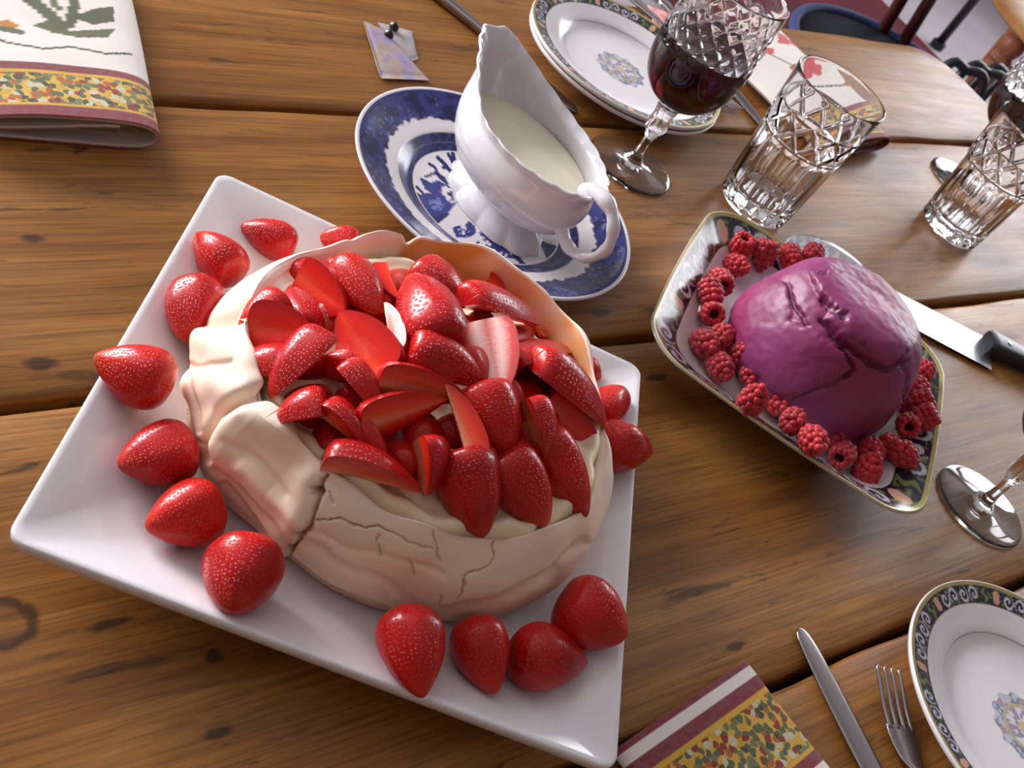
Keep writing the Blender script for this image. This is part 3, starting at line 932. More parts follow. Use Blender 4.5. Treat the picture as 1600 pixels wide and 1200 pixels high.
def dish_scene(Pw, c, fr):
    """willow scene painted on the well; drawn in the directions it is read in"""
    blue = srgb(44, 52, 128); dark = srgb(28, 30, 96); lite = srgb(110, 124, 180)
    Q = proj(Pw)
    well = fr < 0.53
    n = fbm(Q[:, 0] / 7, Q[:, 1] / 7, 2); n2 = fbm(Q[:, 0] / 3.2 + 50, Q[:, 1] / 3.2, 2)

    def fill(mask, col):
        nonlocal c
        c = np.where((mask & well)[:, None], col, c)

    # pagoda
    fill(inpoly(Q, [(655, 277), (664, 280), (672, 286), (684, 281), (694, 287), (690, 300), (676, 303), (664, 296)]), blue)
    fill(inpoly(Q, [(650, 306), (662, 302), (690, 301), (704, 318), (716, 314), (698, 336), (702, 336), (681, 352), (662, 334), (650, 315)]), blue)
    fill(inpoly(Q, [(668, 312), (684, 308), (694, 320), (690, 330), (676, 328)]) & (n2 > 0.45), lite)
    fill(inpoly(Q, [(672, 340), (690, 334), (704, 334), (682, 352)]), dark)
    for l, w in (([(648, 300), (656, 306)], 2), ([(651, 292), (662, 303)], 2), ([(700, 304), (704, 300), (706, 312)], 2.5), ([(670, 255), (680, 262), (686, 276), (700, 288)], 2.2), ([(684, 246), (694, 256), (706, 270), (712, 280)], 3.0),
                 ([(692, 262), (702, 264)], 2.0), ([(665, 276), (680, 270), (694, 278), (700, 292)], 2.0), ([(706, 235), (710, 250)], 3.0), ([(700, 240), (712, 262), (716, 276)], 2.5)):
        fill(polydist(Q, l) < w, dark)
    # shrubs, bridge and rocks along the near side
    fill(inpoly(Q, [(706, 358), (716, 350), (724, 356), (732, 345), (742, 352), (744, 364), (730, 372), (712, 370)]) & (n2 > 0.33), blue)
    fill(inpoly(Q, [(735, 385), (752, 374), (770, 372), (800, 384), (822, 395), (842, 402), (850, 412), (830, 412), (800, 404), (770, 402), (748, 392)]) & (n > 0.40), blue)
    fill(inpoly(Q, [(745, 362), (760, 366), (800, 388), (796, 394), (764, 378)]), blue)
    fill(inpoly(Q, [(800, 398), (812, 378), (832, 372), (870, 384), (880, 398), (866, 410), (838, 416), (812, 412)]), dark)
    fill(inpoly(Q, [(806, 396), (818, 392), (826, 398), (846, 386), (854, 404), (848, 418), (826, 416)]), srgb(226, 220, 222))
    return c


def dish_obj():
    na = 420
    a = np.arange(na) * 2 * PI / na
    prof = [(0.55, 0.006), (0.60, 0.0), (0.64, 0.0), (0.67, 0.006), (0.80, 0.013), (0.93, 0.0195), (0.99, 0.0235), (1.0, 0.0250), (0.996, 0.0262), (0.985, 0.0262)]
    top = [(0.985, 0.0262), (0.94, 0.0245), (0.85, 0.0205), (0.76, 0.0170), (0.70, 0.0152), (0.66, 0.0135), (0.60, 0.0095), (0.555, 0.0076), (0.50, 0.0070), (0.30, 0.0068), (0.02, 0.0068)]
    tp = interp(top, 130)
    pr_ = np.vstack([np.array(prof), tp[1:]])
    ca, sa = math.cos(DA), math.sin(DA)
    rings = []; frs = []
    for s, z in pr_:
        lx = 0.1135 * s * np.cos(a); ly = 0.1075 * s * np.sin(a)
        rings.append(np.c_[lx * ca - ly * sa, lx * sa + ly * ca, np.full(na, z)]); frs.append(np.full(na, s))
    rings = np.array(rings); fr = np.concatenate(frs)
    v = rings.reshape(-1, 3)
    c = dish_paint(v[:, 0], v[:, 1], fr)
    under = np.arange(len(v)) < (len(prof)) * na
    c = np.where(under[:, None], srgb(216, 212, 222), c)
    cs = dish_scene(v + np.array([DC[0], DC[1], 0]), c, fr)
    c = np.where(under[:, None], c, cs)
    f = grid_faces(len(rings), na) + [tuple(reversed(range(na))), tuple(range((len(rings) - 1) * na, len(rings) * na))]
    o = mesh_obj('oval_dish', v, f, MAT['painted'], col=c, loc=(DC[0], DC[1], 0))
    tag(o, 'blue and white willow patterned dish under the gravy boat', 'dish')
    return o


dish_obj()

# ------------------------------------------------------------------ gravy boat
GB = np.array([0.2035, 0.2010, 0.0070])
boat = empty('gravy_boat', GB, math.radians(1.0))
tag(boat, 'white scalloped gravy boat with looped handle standing on the blue dish', 'gravy boat')
na = 240
ph = np.arange(na) * 2 * PI / na
sp = np.clip(np.sin(ph), 0, 1)               # spout side is +y


def boat_ring(hw, hl, z, spout=0.0, zs=0.0, scal=0.0, nsc=12, rear=0.0, zr=0.0):
    c, s = np.cos(ph), np.sin(ph)
    x = hw * np.sign(c) * np.abs(c) ** (1 - 0.55 * min(1.0, spout / 0.018) * sp ** 2); y = hl * s
    k = sp ** 3
    x = x * (1 - 0.46 * min(1.0, spout / 0.018) * sp ** 3)
    y = y + spout * k - rear * np.clip(-s, 0, 1) ** 4
    m = 1 + scal * np.abs(np.cos(ph * nsc / 2))
    zz = z + zs * sp ** 2.2 + zr * np.clip(-s, 0, 1) ** 3
    return np.c_[x * m, y * m, zz + 0 * ph]


secs = [boat_ring(0.020, 0.036, 0.003), boat_ring(0.0295, 0.0490, 0.0, scal=0.06, nsc=10), boat_ring(0.0295, 0.0490, 0.0025, scal=0.06, nsc=10), boat_ring(0.0275, 0.046, 0.007, scal=0.04, nsc=10), boat_ring(0.0225, 0.039, 0.0125, scal=0.02, nsc=10), boat_ring(0.0215, 0.038, 0.0160),
        boat_ring(0.0290, 0.047, 0.0210), boat_ring(0.0400, 0.059, 0.0300, 0.002), boat_ring(0.0465, 0.0650, 0.0420, 0.005, 0.001), boat_ring(0.0475, 0.066, 0.0520, 0.008, 0.004), boat_ring(0.0445, 0.0640, 0.0600, 0.011, 0.008),
        boat_ring(0.0410, 0.0625, 0.0655, 0.015, 0.014, 0.006, 22, 0.003, 0.002), boat_ring(0.0425, 0.0645, 0.0700, 0.019, 0.021, 0.020, 22, 0.005, 0.003), boat_ring(0.0442, 0.0660, 0.0725, 0.021, 0.024, 0.034, 22, 0.006, 0.004),
        boat_ring(0.0438, 0.0655, 0.0737, 0.0208, 0.024, 0.034, 22, 0.006, 0.004), boat_ring(0.0427, 0.0640, 0.0733, 0.0198, 0.024, 0.030, 22, 0.005, 0.004),
        boat_ring(0.0385, 0.0605, 0.0685, 0.0155, 0.018, 0.008, 22, 0.002, 0.002), boat_ring(0.0405, 0.0605, 0.0600, 0.0100, 0.008), boat_ring(0.0430, 0.061, 0.0500, 0.005, 0.003), boat_ring(0.036, 0.054, 0.036, 0.002), boat_ring(0.018, 0.03, 0.028), boat_ring(0.002, 0.003, 0.027)]
secs = np.array(secs)
# smooth between the sections
fine = []
idx = np.linspace(0, len(secs) - 1, 110)
for s in idx:
    i = min(int(s), len(secs) - 2); t = s - i
    p0 = secs[max(i - 1, 0)]; p1 = secs[i]; p2 = secs[i + 1]; p3 = secs[min(i + 2, len(secs) - 1)]
    fine.append(0.5 * ((2 * p1) + (-p0 + p2) * t + (2 * p0 - 5 * p1 + 4 * p2 - p3) * t * t + (-p0 + 3 * p1 - 3 * p2 + p3) * t ** 3))
v, f = loft(np.array(fine), True, True)
mesh_obj('boat_body', v, f, MAT['boat'], boat)
hp = interp([(0.002, -0.058, 0.073), (0.004, -0.072, 0.080), (0.005, -0.086, 0.079), (0.005, -0.097, 0.070), (0.004, -0.101, 0.057), (0.002, -0.096, 0.045), (0.0, -0.085, 0.037), (0.0, -0.072, 0.036), (0.0, -0.058, 0.042)], 60)
tt = np.linspace(0, 1, 60)
hr = 0.0048 + 0.0022 * np.exp(-((tt - 0.12) / 0.12) ** 2) + 0.0016 * np.exp(-((tt - 1.0) / 0.15) ** 2) + 0.0006 * np.sin(tt * 40)
v, f = tube(hp, hr, 16, flat=0.8)
mesh_obj('handle', v, f, MAT['boat'], boat)
# cream in the boat
rr = np.linspace(0.02, 1, 26)
Vv = []
for s in rr:
    b = boat_ring(0.0424, 0.0618, 0.0, 0.0065)
    x = b[:, 0] * s; y = b[:, 1] * s
    z = 0.0545 + np.array([0.0016 * mnoise.noise((p * 45, q * 45, 0.5)) + 0.0022 * mnoise.noise((p * 24 + 3, q * 24, 2.5)) for p, q in zip(x, y)]) * (1 - s ** 4) - 0.0015 * s + 0.0035 * np.exp(-((y + 0.03) / 0.03) ** 2) * (1 - s ** 6)
    Vv.append(np.c_[x, y, z])
v, f = loft(Vv, True, False)
o = mesh_obj('cream', v, f, MAT['boat_cream'], loc=GB)
o.rotation_euler = (0, 0, math.radians(1.0))
tag(o, 'thick pale cream filling the white gravy boat', 'cream')

# ------------------------------------------------------------------ patterned dinner plates


def scroll_paint(s, v):
    """s: motif coordinate along the border, v: 0..1 across it"""
    navy = srgb(34, 30, 52); wht = srgb(198, 194, 206); grn = srgb(112, 124, 64); pnk = srgb(214, 150, 150)
    cell = np.floor(s).astype(int); fx = (s - cell - 0.5); fy = (v - 0.5)
    k = cell % 6
    sgn = np.where(k % 2 == 0, 1.0, -1.0)
    rho = np.hypot(fx * 1.05, fy); phi = np.arctan2(fy * sgn, fx * sgn)
    sp_ = (phi / (2 * PI) + rho * 2.6) % 1.0
    c = np.broadcast_to(navy, (len(s), 3)).copy()
    nz = fbm(s * 5, v * 5, 2)
    c = mixc(c, grn, 0.8 * sstep(0.60, 0.66, nz) * (rho > 0.34))
    curl = (sp_ < 0.46) & (rho < 0.47)
    c = np.where((curl & (k < 4))[:, None], wht, c)
    bl = (np.hypot(fx / 0.30, fy / 0.40) < 1) & (k == 4)
    c = np.where(bl[:, None], mixc(pnk, srgb(196, 170, 110), np.clip(fy + 0.5, 0, 1)), c)
    lf = (k == 5) & (np.hypot((fx - 0.15 * np.sin(fy * 9)) / 0.16, fy / 0.45) < 1)
    c = np.where(lf[:, None], grn, c)
    return c


def plate_paint(r, a, R):
    fr = r / R
    wht = srgb(233, 229, 232); gold = srgb(172, 158, 104)
    c = np.broadcast_to(wht, (len(r), 3)).copy()
    band = (fr > 0.845) & (fr < 0.965)
    c = np.where(band[:, None], scroll_paint(a / (2 * PI) * 54, (fr - 0.845) / 0.12), c)
    c = np.where(((fr >= 0.965) & (fr < 0.992))[:, None], gold, c)
    c = np.where(((fr > 0.835) & (fr <= 0.845))[:, None], srgb(190, 180, 170), c)
    c = np.where(((fr > 0.655) & (fr < 0.668))[:, None], srgb(168, 164, 176), c)
    # medallion
    m = fr / 0.245
    petal = 1 + 0.06 * np.cos(a * 12)
    inside = m < petal
    nz = fbm(np.cos(a) * fr * 34 + 50, np.sin(a) * fr * 34 + 50, 2)
    mc = mixc(srgb(196, 198, 210), srgb(128, 136, 160), sstep(0.42, 0.60, nz))
    mc = np.where(((np.sin(a * 6) > 0.75) & (m > 0.72))[:, None], srgb(176, 156, 156), mc)
    mc = np.where((np.abs(m - 0.66) < 0.05)[:, None], srgb(188, 178, 140), mc)
    innr = m < 0.60
    ic = mixc(srgb(222, 216, 220), srgb(150, 150, 178), sstep(0.45, 0.58, nz))
    ic = np.where(((np.sin(a * 5 + 1) > 0.6) & (m > 0.25))[:, None], srgb(172, 146, 168), ic)
    ic = np.where((m < 0.2)[:, None], srgb(206, 188, 150), ic)
    mc = np.where(innr[:, None], ic, mc)
    return np.where(inside[:, None], mc, c)


def plate_mesh(R):
    na = 720
    a = np.arange(na) * 2 * PI / na
    bot = [(0.58, 0.003), (0.60, 0.0), (0.63, 0.0), (0.65, 0.003), (0.80, 0.0082), (0.95, 0.0138), (0.995, 0.0163), (1.0, 0.0182), (0.996, 0.0199)]
    top = [(0.996, 0.0199), (0.99, 0.0200)] + [(0.985 - 0.15 * k / 42, 0.0198 - 0.0042 * k / 42) for k in range(43)] + [(0.80, 0.0142), (0.74, 0.0122), (0.70, 0.0108), (0.675, 0.0096), (0.668, 0.0092), (0.662, 0.0086), (0.655, 0.0080), (0.64, 0.0068), (0.60, 0.0050), (0.55, 0.0042), (0.45, 0.0040), (0.35, 0.0040)] + [(0.27 - 0.27 * k / 34, 0.0040) for k in range(34)] + [(0.002, 0.0040)]
    pr_ = np.array(bot + top[1:])
    rings = np.array([np.c_[R * s * np.cos(a), R * s * np.sin(a), np.full(na, z)] for s, z in pr_])
    v = rings.reshape(-1, 3)
    c = plate_paint(np.repeat(pr_[:, 0] * R, na), np.tile(a, len(pr_)), R)
    und = np.arange(len(v)) < (len(bot) - 1) * na
    c = np.where(und[:, None], srgb(228, 224, 228), c)
    f = grid_faces(len(rings), na) + [tuple(reversed(range(na))), tuple(range((len(rings) - 1) * na, len(rings) * na))]
    return v, f, c


v, f, c = plate_mesh(0.1025)
pl = mesh_obj('dinner_plate', v, f, MAT['painted'], col=c, loc=(0.3630, -0.2835, 0.0))
pl.rotation_euler = (0, 0, math.radians(150))
tag(pl, 'scroll bordered white plate beside the fork at the lower right', 'plate', 'scroll bordered dinner plates')
for dx, dy, dz, rz, lab in ((0.0, 0.0, 0.0, 0.4, 'lower plate of the stack of two behind the gravy boat'), (-0.0006, 0.0006, 0.0052, 2.2, 'upper plate of the stack of two behind the gravy boat, medallion showing')):
    q = pl.copy(); COL.objects.link(q)
    q.location = (0.4655 + dx, 0.3850 + dy, dz); q.rotation_euler = (0, 0, rz); q['label'] = lab

# ------------------------------------------------------------------ pudding dish, summer pudding, raspberries
RZ = 0.036
PDC = np.array([0.3847, 0.0160]); PDA = math.radians(-54.5)
pdish = empty('pudding_dish', (PDC[0], PDC[1], 0.0), PDA)
tag(pdish, 'rectangular scroll bordered dish with gold rim holding the purple pudding', 'dish')


def srect(hx, hy, n, p):
    a = np.arange(n) * 2 * PI / n
    c, s = np.cos(a), np.sin(a)
    return np.c_[hx * np.sign(c) * np.abs(c) ** (2 / p), hy * np.sign(s) * np.abs(s) ** (2 / p)]


def outline(hx, hy, r, bow, n=560):
    """rounded rectangle with slightly bowed sides, evenly spaced"""
    s = rsquare(hx, r, 400, hy)
    s = s + np.c_[np.sign(s[:, 0]) * bow * (1 - (s[:, 1] / hy) ** 2) * (np.abs(s[:, 0]) > hx * 0.6), np.sign(s[:, 1]) * bow * (1 - (s[:, 0] / hx) ** 2) * (np.abs(s[:, 1]) > hy * 0.6)]
    cl = np.vstack([s, s[:1]]); L = np.r_[0, np.cumsum(np.linalg.norm(np.diff(cl, axis=0), axis=1))]
    u = np.arange(n) / n * L[-1]
    return np.c_[np.interp(u, L, cl[:, 0]), np.interp(u, L, cl[:, 1])], u / L[-1]


HX, HY = 0.1150, 0.1165
secs = [(0.36, 0.004, 0), (0.40, 0.0, 0), (0.45, 0.0, 0), (0.48, 0.006, 0), (0.66, 0.0150, 0), (0.82, 0.0235, 0), (0.965, 0.0318, 0), (0.992, 0.0336, 0), (1.0, 0.0350, 0), (0.993, 0.0362, 0)]
tops = [(0.993, 0.0362), (0.985, 0.0362)] + [(0.975 - 0.205 * k / 34, 0.0356 - 0.0115 * k / 34) for k in range(35)] + [(0.76, 0.0232), (0.70, 0.0190), (0.64, 0.0152), (0.58, 0.0122), (0.50, 0.0106), (0.40, 0.0100), (0.2, 0.0098), (0.01, 0.0098)]


def dish_z(x, y):
    c_, s_ = math.cos(-PDA), math.sin(-PDA)
    lx, ly = c_ * (x - PDC[0]) - s_ * (y - PDC[1]), s_ * (x - PDC[0]) + c_ * (y - PDC[1])
    d_ = min(HX - abs(lx), HY - abs(ly))
    s = 1 - d_ / 0.1
    tp_ = sorted(tops)
    return float(np.interp(s, [q_[0] for q_ in tp_], [q_[1] for q_ in tp_]))


rings = []; cols = []
for k, (s, z) in enumerate([(a_, b_) for a_, b_, _ in secs] + tops[1:]):
    hx, hy = HX * s, HY * s
    # keep the border an even width: shrink by distance rather than by ratio
    d = (1 - s) * 0.1
    hx, hy = max(HX - d, 0.004), max(HY - d, 0.004)
    if s < 0.02: hx, hy = 0.002, 0.002
    ol, u = outline(hx, hy, 0.034 * min(1, hy / HY) + 0.0, 0.005 * s)
    rings.append(np.c_[ol, np.full(len(ol), z)])
    n_ = len(ol)
    wht = np.broadcast_to(srgb(226, 218, 218), (n_, 3))
    if k < len(secs) - 1: cc = np.broadcast_to(srgb(214, 206, 200), (n_, 3)) if z < 0.031 else np.broadcast_to(srgb(196, 196, 204), (n_, 3))
    elif s > 0.962: cc = np.broadcast_to(srgb(178, 164, 98), (n_, 3))
    elif s > 0.775: cc = scroll_paint(u * 36, np.full(n_, (s - 0.775) / 0.187))
    else: cc = wht
    cols.append(cc)
rings = np.array(rings); n_ = rings.shape[1]
v = rings.reshape(-1, 3); c = np.concatenate(cols)
f = grid_faces(len(rings), n_) + [tuple(reversed(range(n_))), tuple(range((len(rings) - 1) * n_, len(rings) * n_))]
mesh_obj('dish_body', v, f, MAT['painted'], pdish, col=c)
# lug handle on the far side
na_, nb = 60, 14
aa = np.linspace(-1, 1, na_)
Vv = []; Cc = []
for kz, zoff in ((0, 0.0), (1, -0.005)):
    for j in range(nb):
        s = j / (nb - 1)
        x = aa * 0.054 + 0.004; y = HY - 0.006 + s * 0.064 * np.sqrt(np.clip(1 - aa ** 2, 0, 1)) ** 0.9
        z = 0.0335 + 0.002 * s + zoff
        Vv.append(np.c_[x, y, np.full(na_, z)])
        Cc.append(scroll_paint((aa + 1) * 5, np.full(na_, s)) * 0.6 + srgb(190, 186, 186) * 0.4 if kz == 0 else np.broadcast_to(srgb(210, 204, 204), (na_, 3)))
Vv = np.array(Vv)
f = grid_faces(nb, na_, closed=False) + grid_faces(nb, na_, closed=False, flip=True, off=nb * na_)
for i in range(na_ - 1):
    a_ = (nb - 1) * na_ + i
    f.append((a_, a_ + 1, a_ + 1 + nb * na_, a_ + nb * na_))
mesh_obj('lug_handle', Vv.reshape(-1, 3), f, MAT['painted'], pdish, col=np.concatenate(Cc))

# summer pudding
SP = np.array([0.3870, 0.0075, 0.0100])
na, nr = 300, 150
a = np.arange(na) * 2 * PI / na
pp = interp([(0.066, 0.0), (0.0725, 0.008), (0.0745, 0.020), (0.0730, 0.036), (0.0690, 0.052), (0.0635, 0.066), (0.057, 0.077), (0.050, 0.084), (0.042, 0.0875), (0.030, 0.0890), (0.015, 0.0895), (0.001, 0.0895)], nr)
rings = np.array([np.c_[r * np.cos(a), r * np.sin(a), np.full(na, z)] for r, z in pp])
P = rings.reshape(-1, 3).copy()
nrm = np.c_[P[:, 0], P[:, 1], np.maximum(0, P[:, 2] - 0.02) * 1.3]; nrm /= np.linalg.norm(nrm, axis=1)[:, None]
P[:, :2] *= 0.955
W = P + SP
Q = proj(W)
Q = Q + 12.0 * np.c_[fbm(Q[:, 0] / 12, Q[:, 1] / 12, 3) - 0.5, fbm(Q[:, 0] / 12 + 77, Q[:, 1] / 12, 3) - 0.5]
face = ((CAM - W) * nrm).sum(1) > -0.01
l1 = np.array([mnoise.noise((p[0] * 22, p[1] * 22, p[2] * 22)) for p in P]); l2 = np.array([mnoise.noise((p[0] * 75, p[1] * 75, p[2] * 75)) for p in P])
l3 = np.array([mnoise.noise((p[0] * 200, p[1] * 200, p[2] * 200)) for p in P])
disp = 0.0022 * l1 + 0.0007 * l2 + 0.0003 * l3
dk = np.zeros(len(P))


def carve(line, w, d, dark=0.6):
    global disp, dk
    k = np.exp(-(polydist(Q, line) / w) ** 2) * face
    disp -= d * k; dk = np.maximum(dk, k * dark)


def swell(poly, d, soft=4.0):
    global disp
    dd = polydist(Q, list(poly) + [poly[0]])
    ins = inpoly(Q, poly) & face
    disp += d * np.where(ins, 1 - np.exp(-dd / soft), 0)


# the slice on top, proud of the side slices, with ragged near edge
swell([(1262, 425), (1290, 418), (1330, 430), (1375, 462), (1405, 500), (1420, 540), (1412, 560), (1390, 572), (1360, 566), (1330, 540), (1305, 522), (1285, 500), (1296, 480), (1275, 455)], 0.0050)
swell([(1232, 500), (1262, 512), (1290, 530), (1318, 545), (1334, 575), (1318, 590), (1280, 605), (1245, 620), (1200, 610), (1160, 570), (1140, 500), (1150, 460), (1200, 430), (1230, 440), (1238, 470)], 0.0025)
carve([(1285, 500), (1305, 524), (1335, 548), (1362, 570), (1392, 577), (1416, 563)], 4.5, 0.0035, 0.7)
carve([(1228, 442), (1236, 455), (1240, 476), (1255, 494), (1262, 506)], 3.0, 0.0030, 0.7)
carve([(1318, 542), (1328, 560), (1335, 578), (1325, 588)], 4.0, 0.0040, 0.8)
carve([(1325, 588), (1300, 602), (1270, 612), (1240, 622)], 2.5, 0.0018, 0.35)
carve([(1275, 428), (1290, 432)], 5, 0.0035, 0.6)
carve([(1288, 470), (1300, 486), (1318, 500)], 4, 0.0030, 0.6)
carve([(1345, 540), (1350, 545)], 4, 0.002, 0.6)
carve([(1405, 560), (1416, 585), (1413, 620), (1408, 645)], 3, 0.0020, 0.3)
P2 = P + nrm * disp[:, None]
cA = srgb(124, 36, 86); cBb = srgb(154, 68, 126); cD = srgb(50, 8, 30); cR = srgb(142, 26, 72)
c = mixc(cA, cBb, np.clip(0.35 + 0.9 * l1 + 0.3 * l2, 0, 1))
c = mixc(c, cR, np.clip(0.2 + 1.2 * np.array([mnoise.noise((p[0] * 14 + 7, p[1] * 14, p[2] * 14)) for p in P]), 0, 0.7))
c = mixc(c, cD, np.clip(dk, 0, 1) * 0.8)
f = grid_faces(nr, na) + [tuple(reversed(range(na))), tuple(range((nr - 1) * na, nr * na))]
pud = mesh_obj('summer_pudding', P2, f, MAT['pudding'], col=c, loc=SP)
tag(pud, 'domed purple summer pudding of juice soaked bread in the rectangular dish', 'pudding')


def raspberry_mesh(seed):
    rng = np.random.default_rng(seed)
    bm = bmesh.new()
    R, H = 0.0100, 0.0105
    rows = [(0.10, 4, 0.45), (0.30, 9, 0.84), (0.52, 11, 1.0), (0.72, 11, 1.0), (0.92, 10, 0.88)]
    for t_, n_, rr_ in rows:
        o = rng.uniform(0, 6)
        for k in range(n_):
            aa_ = o + 2 * PI * k / n_ + rng.normal(0, 0.05)
            r = R * rr_ * 0.74 * (1 + rng.normal(0, 0.03))
            z = H * (1 - 2 * t_) * 1.0
            m = Matrix.Translation((r * math.cos(aa_), r * math.sin(aa_), z)) @ Matrix.Scale(rng.uniform(0.0028, 0.0034), 4)
            bmesh.ops.create_icosphere(bm, subdivisions=2, radius=1.0, matrix=m)
    m = Matrix.Translation((0, 0, H + 0.0005)) @ Matrix.Scale(0.0032, 4)
    bmesh.ops.create_icosphere(bm, subdivisions=2, radius=1.0, matrix=m)
    me = bpy.data.meshes.new('raspberry')
    # core wall with the hollow where it left its stalk
    bm.to_mesh(me); bm.free()
    me.polygons.foreach_set('use_smooth', [True] * len(me.polygons))
    me.materials.append(MAT['raspberry'])
    return me


RM = [raspberry_mesh(s) for s in (1, 2, 3)]
G3 = 'raspberries around the summer pudding'
RASP = [  # px, z, hole direction (camera right, up, toward) , label
    ((1157, 388), 0.036, (0.2, 0.6, 0.6), 'raspberry in the far left corner of the pudding dish'),
    ((1194, 398), 0.034, (0.2, 0.95, 0.35), 'tall upturned raspberry at the far rim, second from the corner'),
    ((1153, 415), 0.028, (-0.4, 0.2, -0.6), 'raspberry just in front of the far corner one'),
    ((1123, 438), 0.030, (0.2, -0.5, 0.85), 'raspberry with a hollow face, third along the left side from the corner'),
    ((1111, 462), 0.030, (-0.1, 0.9, -0.4), 'raspberry above the big hollow one on the left side'),
    ((1111, 490), 0.028, (0.1, -0.1, 1.0), 'raspberry on the left side with its hollow facing out'),
    ((1103, 538), 0.030, (-0.2, 0.3, -0.9), 'raspberry at the near left corner of the pudding dish'),
    ((1123, 530), 0.032, (0.6, 0.5, -0.6), 'raspberry leaning on the near left corner one'),
    ((1127, 575), 0.028, (-0.3, 0.6, -0.8), 'plump raspberry second from the near left corner'),
    ((1158, 556), 0.031, (0.4, 0.3, 0.5), 'raspberry against the pudding, above the plump one'),
    ((1175, 586), 0.030, (0.3, 0.5, -0.7), 'raspberry against the pudding at the middle of the near side'),
    ((1178, 622), 0.027, (-0.3, -0.6, -0.7), 'raspberry with tip toward the near rim, left of the roundest one'),
    ((1218, 630), 0.028, (0, 0.3, -0.95), 'roundest pale pink raspberry along the near side'),
    ((1238, 660), 0.024, (0.4, 0.3, -0.8), 'dark raspberry low between the roundest one and the next'),
    ((1272, 690), 0.027, (0, 0.3, -0.95), 'bright round raspberry toward the near right'),
    ((1304, 676), 0.028, (0.3, 0.5, -0.6), 'raspberry touching the pudding behind the bright round one'),
    ((1318, 708), 0.024, (-0.5, -0.3, 0.75), 'raspberry right of the bright round one with a dark hollow'),
    ((1357, 732), 0.022, (-0.3, -0.8, -0.5), 'long dark raspberry nearest the lower right corner of the dish'),
    ((1388, 697), 0.028, (0.2, -0.4, -0.8), 'smooth raspberry standing near the lower right corner'),
    ((1412, 708), 0.024, (0.5, -0.6, -0.5), 'raspberry right of the smooth one near the lower right corner'),
    ((1362, 705), 0.020, (0.0, 0.2, -0.9), 'shaded raspberry under the pudding near the lower right corner'),
    ((1418, 663), 0.030, (-0.2, -0.2, 0.95), 'raspberry with a hollow facing the camera on the right side'),
    ((1440, 655), 0.028, (0.7, 0.4, 0.3), 'raspberry at the right rim beside the hollow one'),
    ((1434, 632), 0.026, (0.7, 0.3, 0.2), 'raspberry on the right side, just below the uppermost pair'),
    ((1438, 585), 0.032, (0.6, 0.6, -0.3), 'bright raspberry uppermost on the right side'),
    ((1425, 612), 0.024, (0.5, 0.3, -0.3), 'shaded raspberry below the bright uppermost right one'),
    ((1236, 404), 0.036, (0, 0.6, -0.6), 'bright red raspberry behind the top of the pudding'),
    ((1268, 402), 0.036, (0.4, 0.6, -0.5), 'small sight of a raspberry behind the pudding at the lug handle'),
]
for i, (px, z, hd, lab) in enumerate(RASP):
    o = bpy.data.objects.new('raspberry', RM[i % 3]); COL.objects.link(o)
    z = 0.024
    while z < 0.045:
        p = up(*px, z)
        if z >= dish_z(p[0], p[1]) + 0.0100: break
        z += 0.0004
    o.location = up(*px, z)
    d = Vector(-camdir(*hd))
    o.rotation_mode = 'QUATERNION'
    o.rotation_quaternion = d.to_track_quat('Z', 'Y')
    sc = 0.99 + 0.06 * math.sin(i * 2.3)
    o.scale = (sc, sc, sc * 1.05)
    tag(o, lab, 'raspberry', G3)

# ------------------------------------------------------------------ crystal


def lathe_rings(prof, n):
    a = np.arange(n) * 2 * PI / n
    return np.array([np.c_[r * np.cos(a), r * np.sin(a), np.full(n, z)] for r, z in prof])


def tri(x):
    return np.abs((x % 1.0) - 0.5) * 2


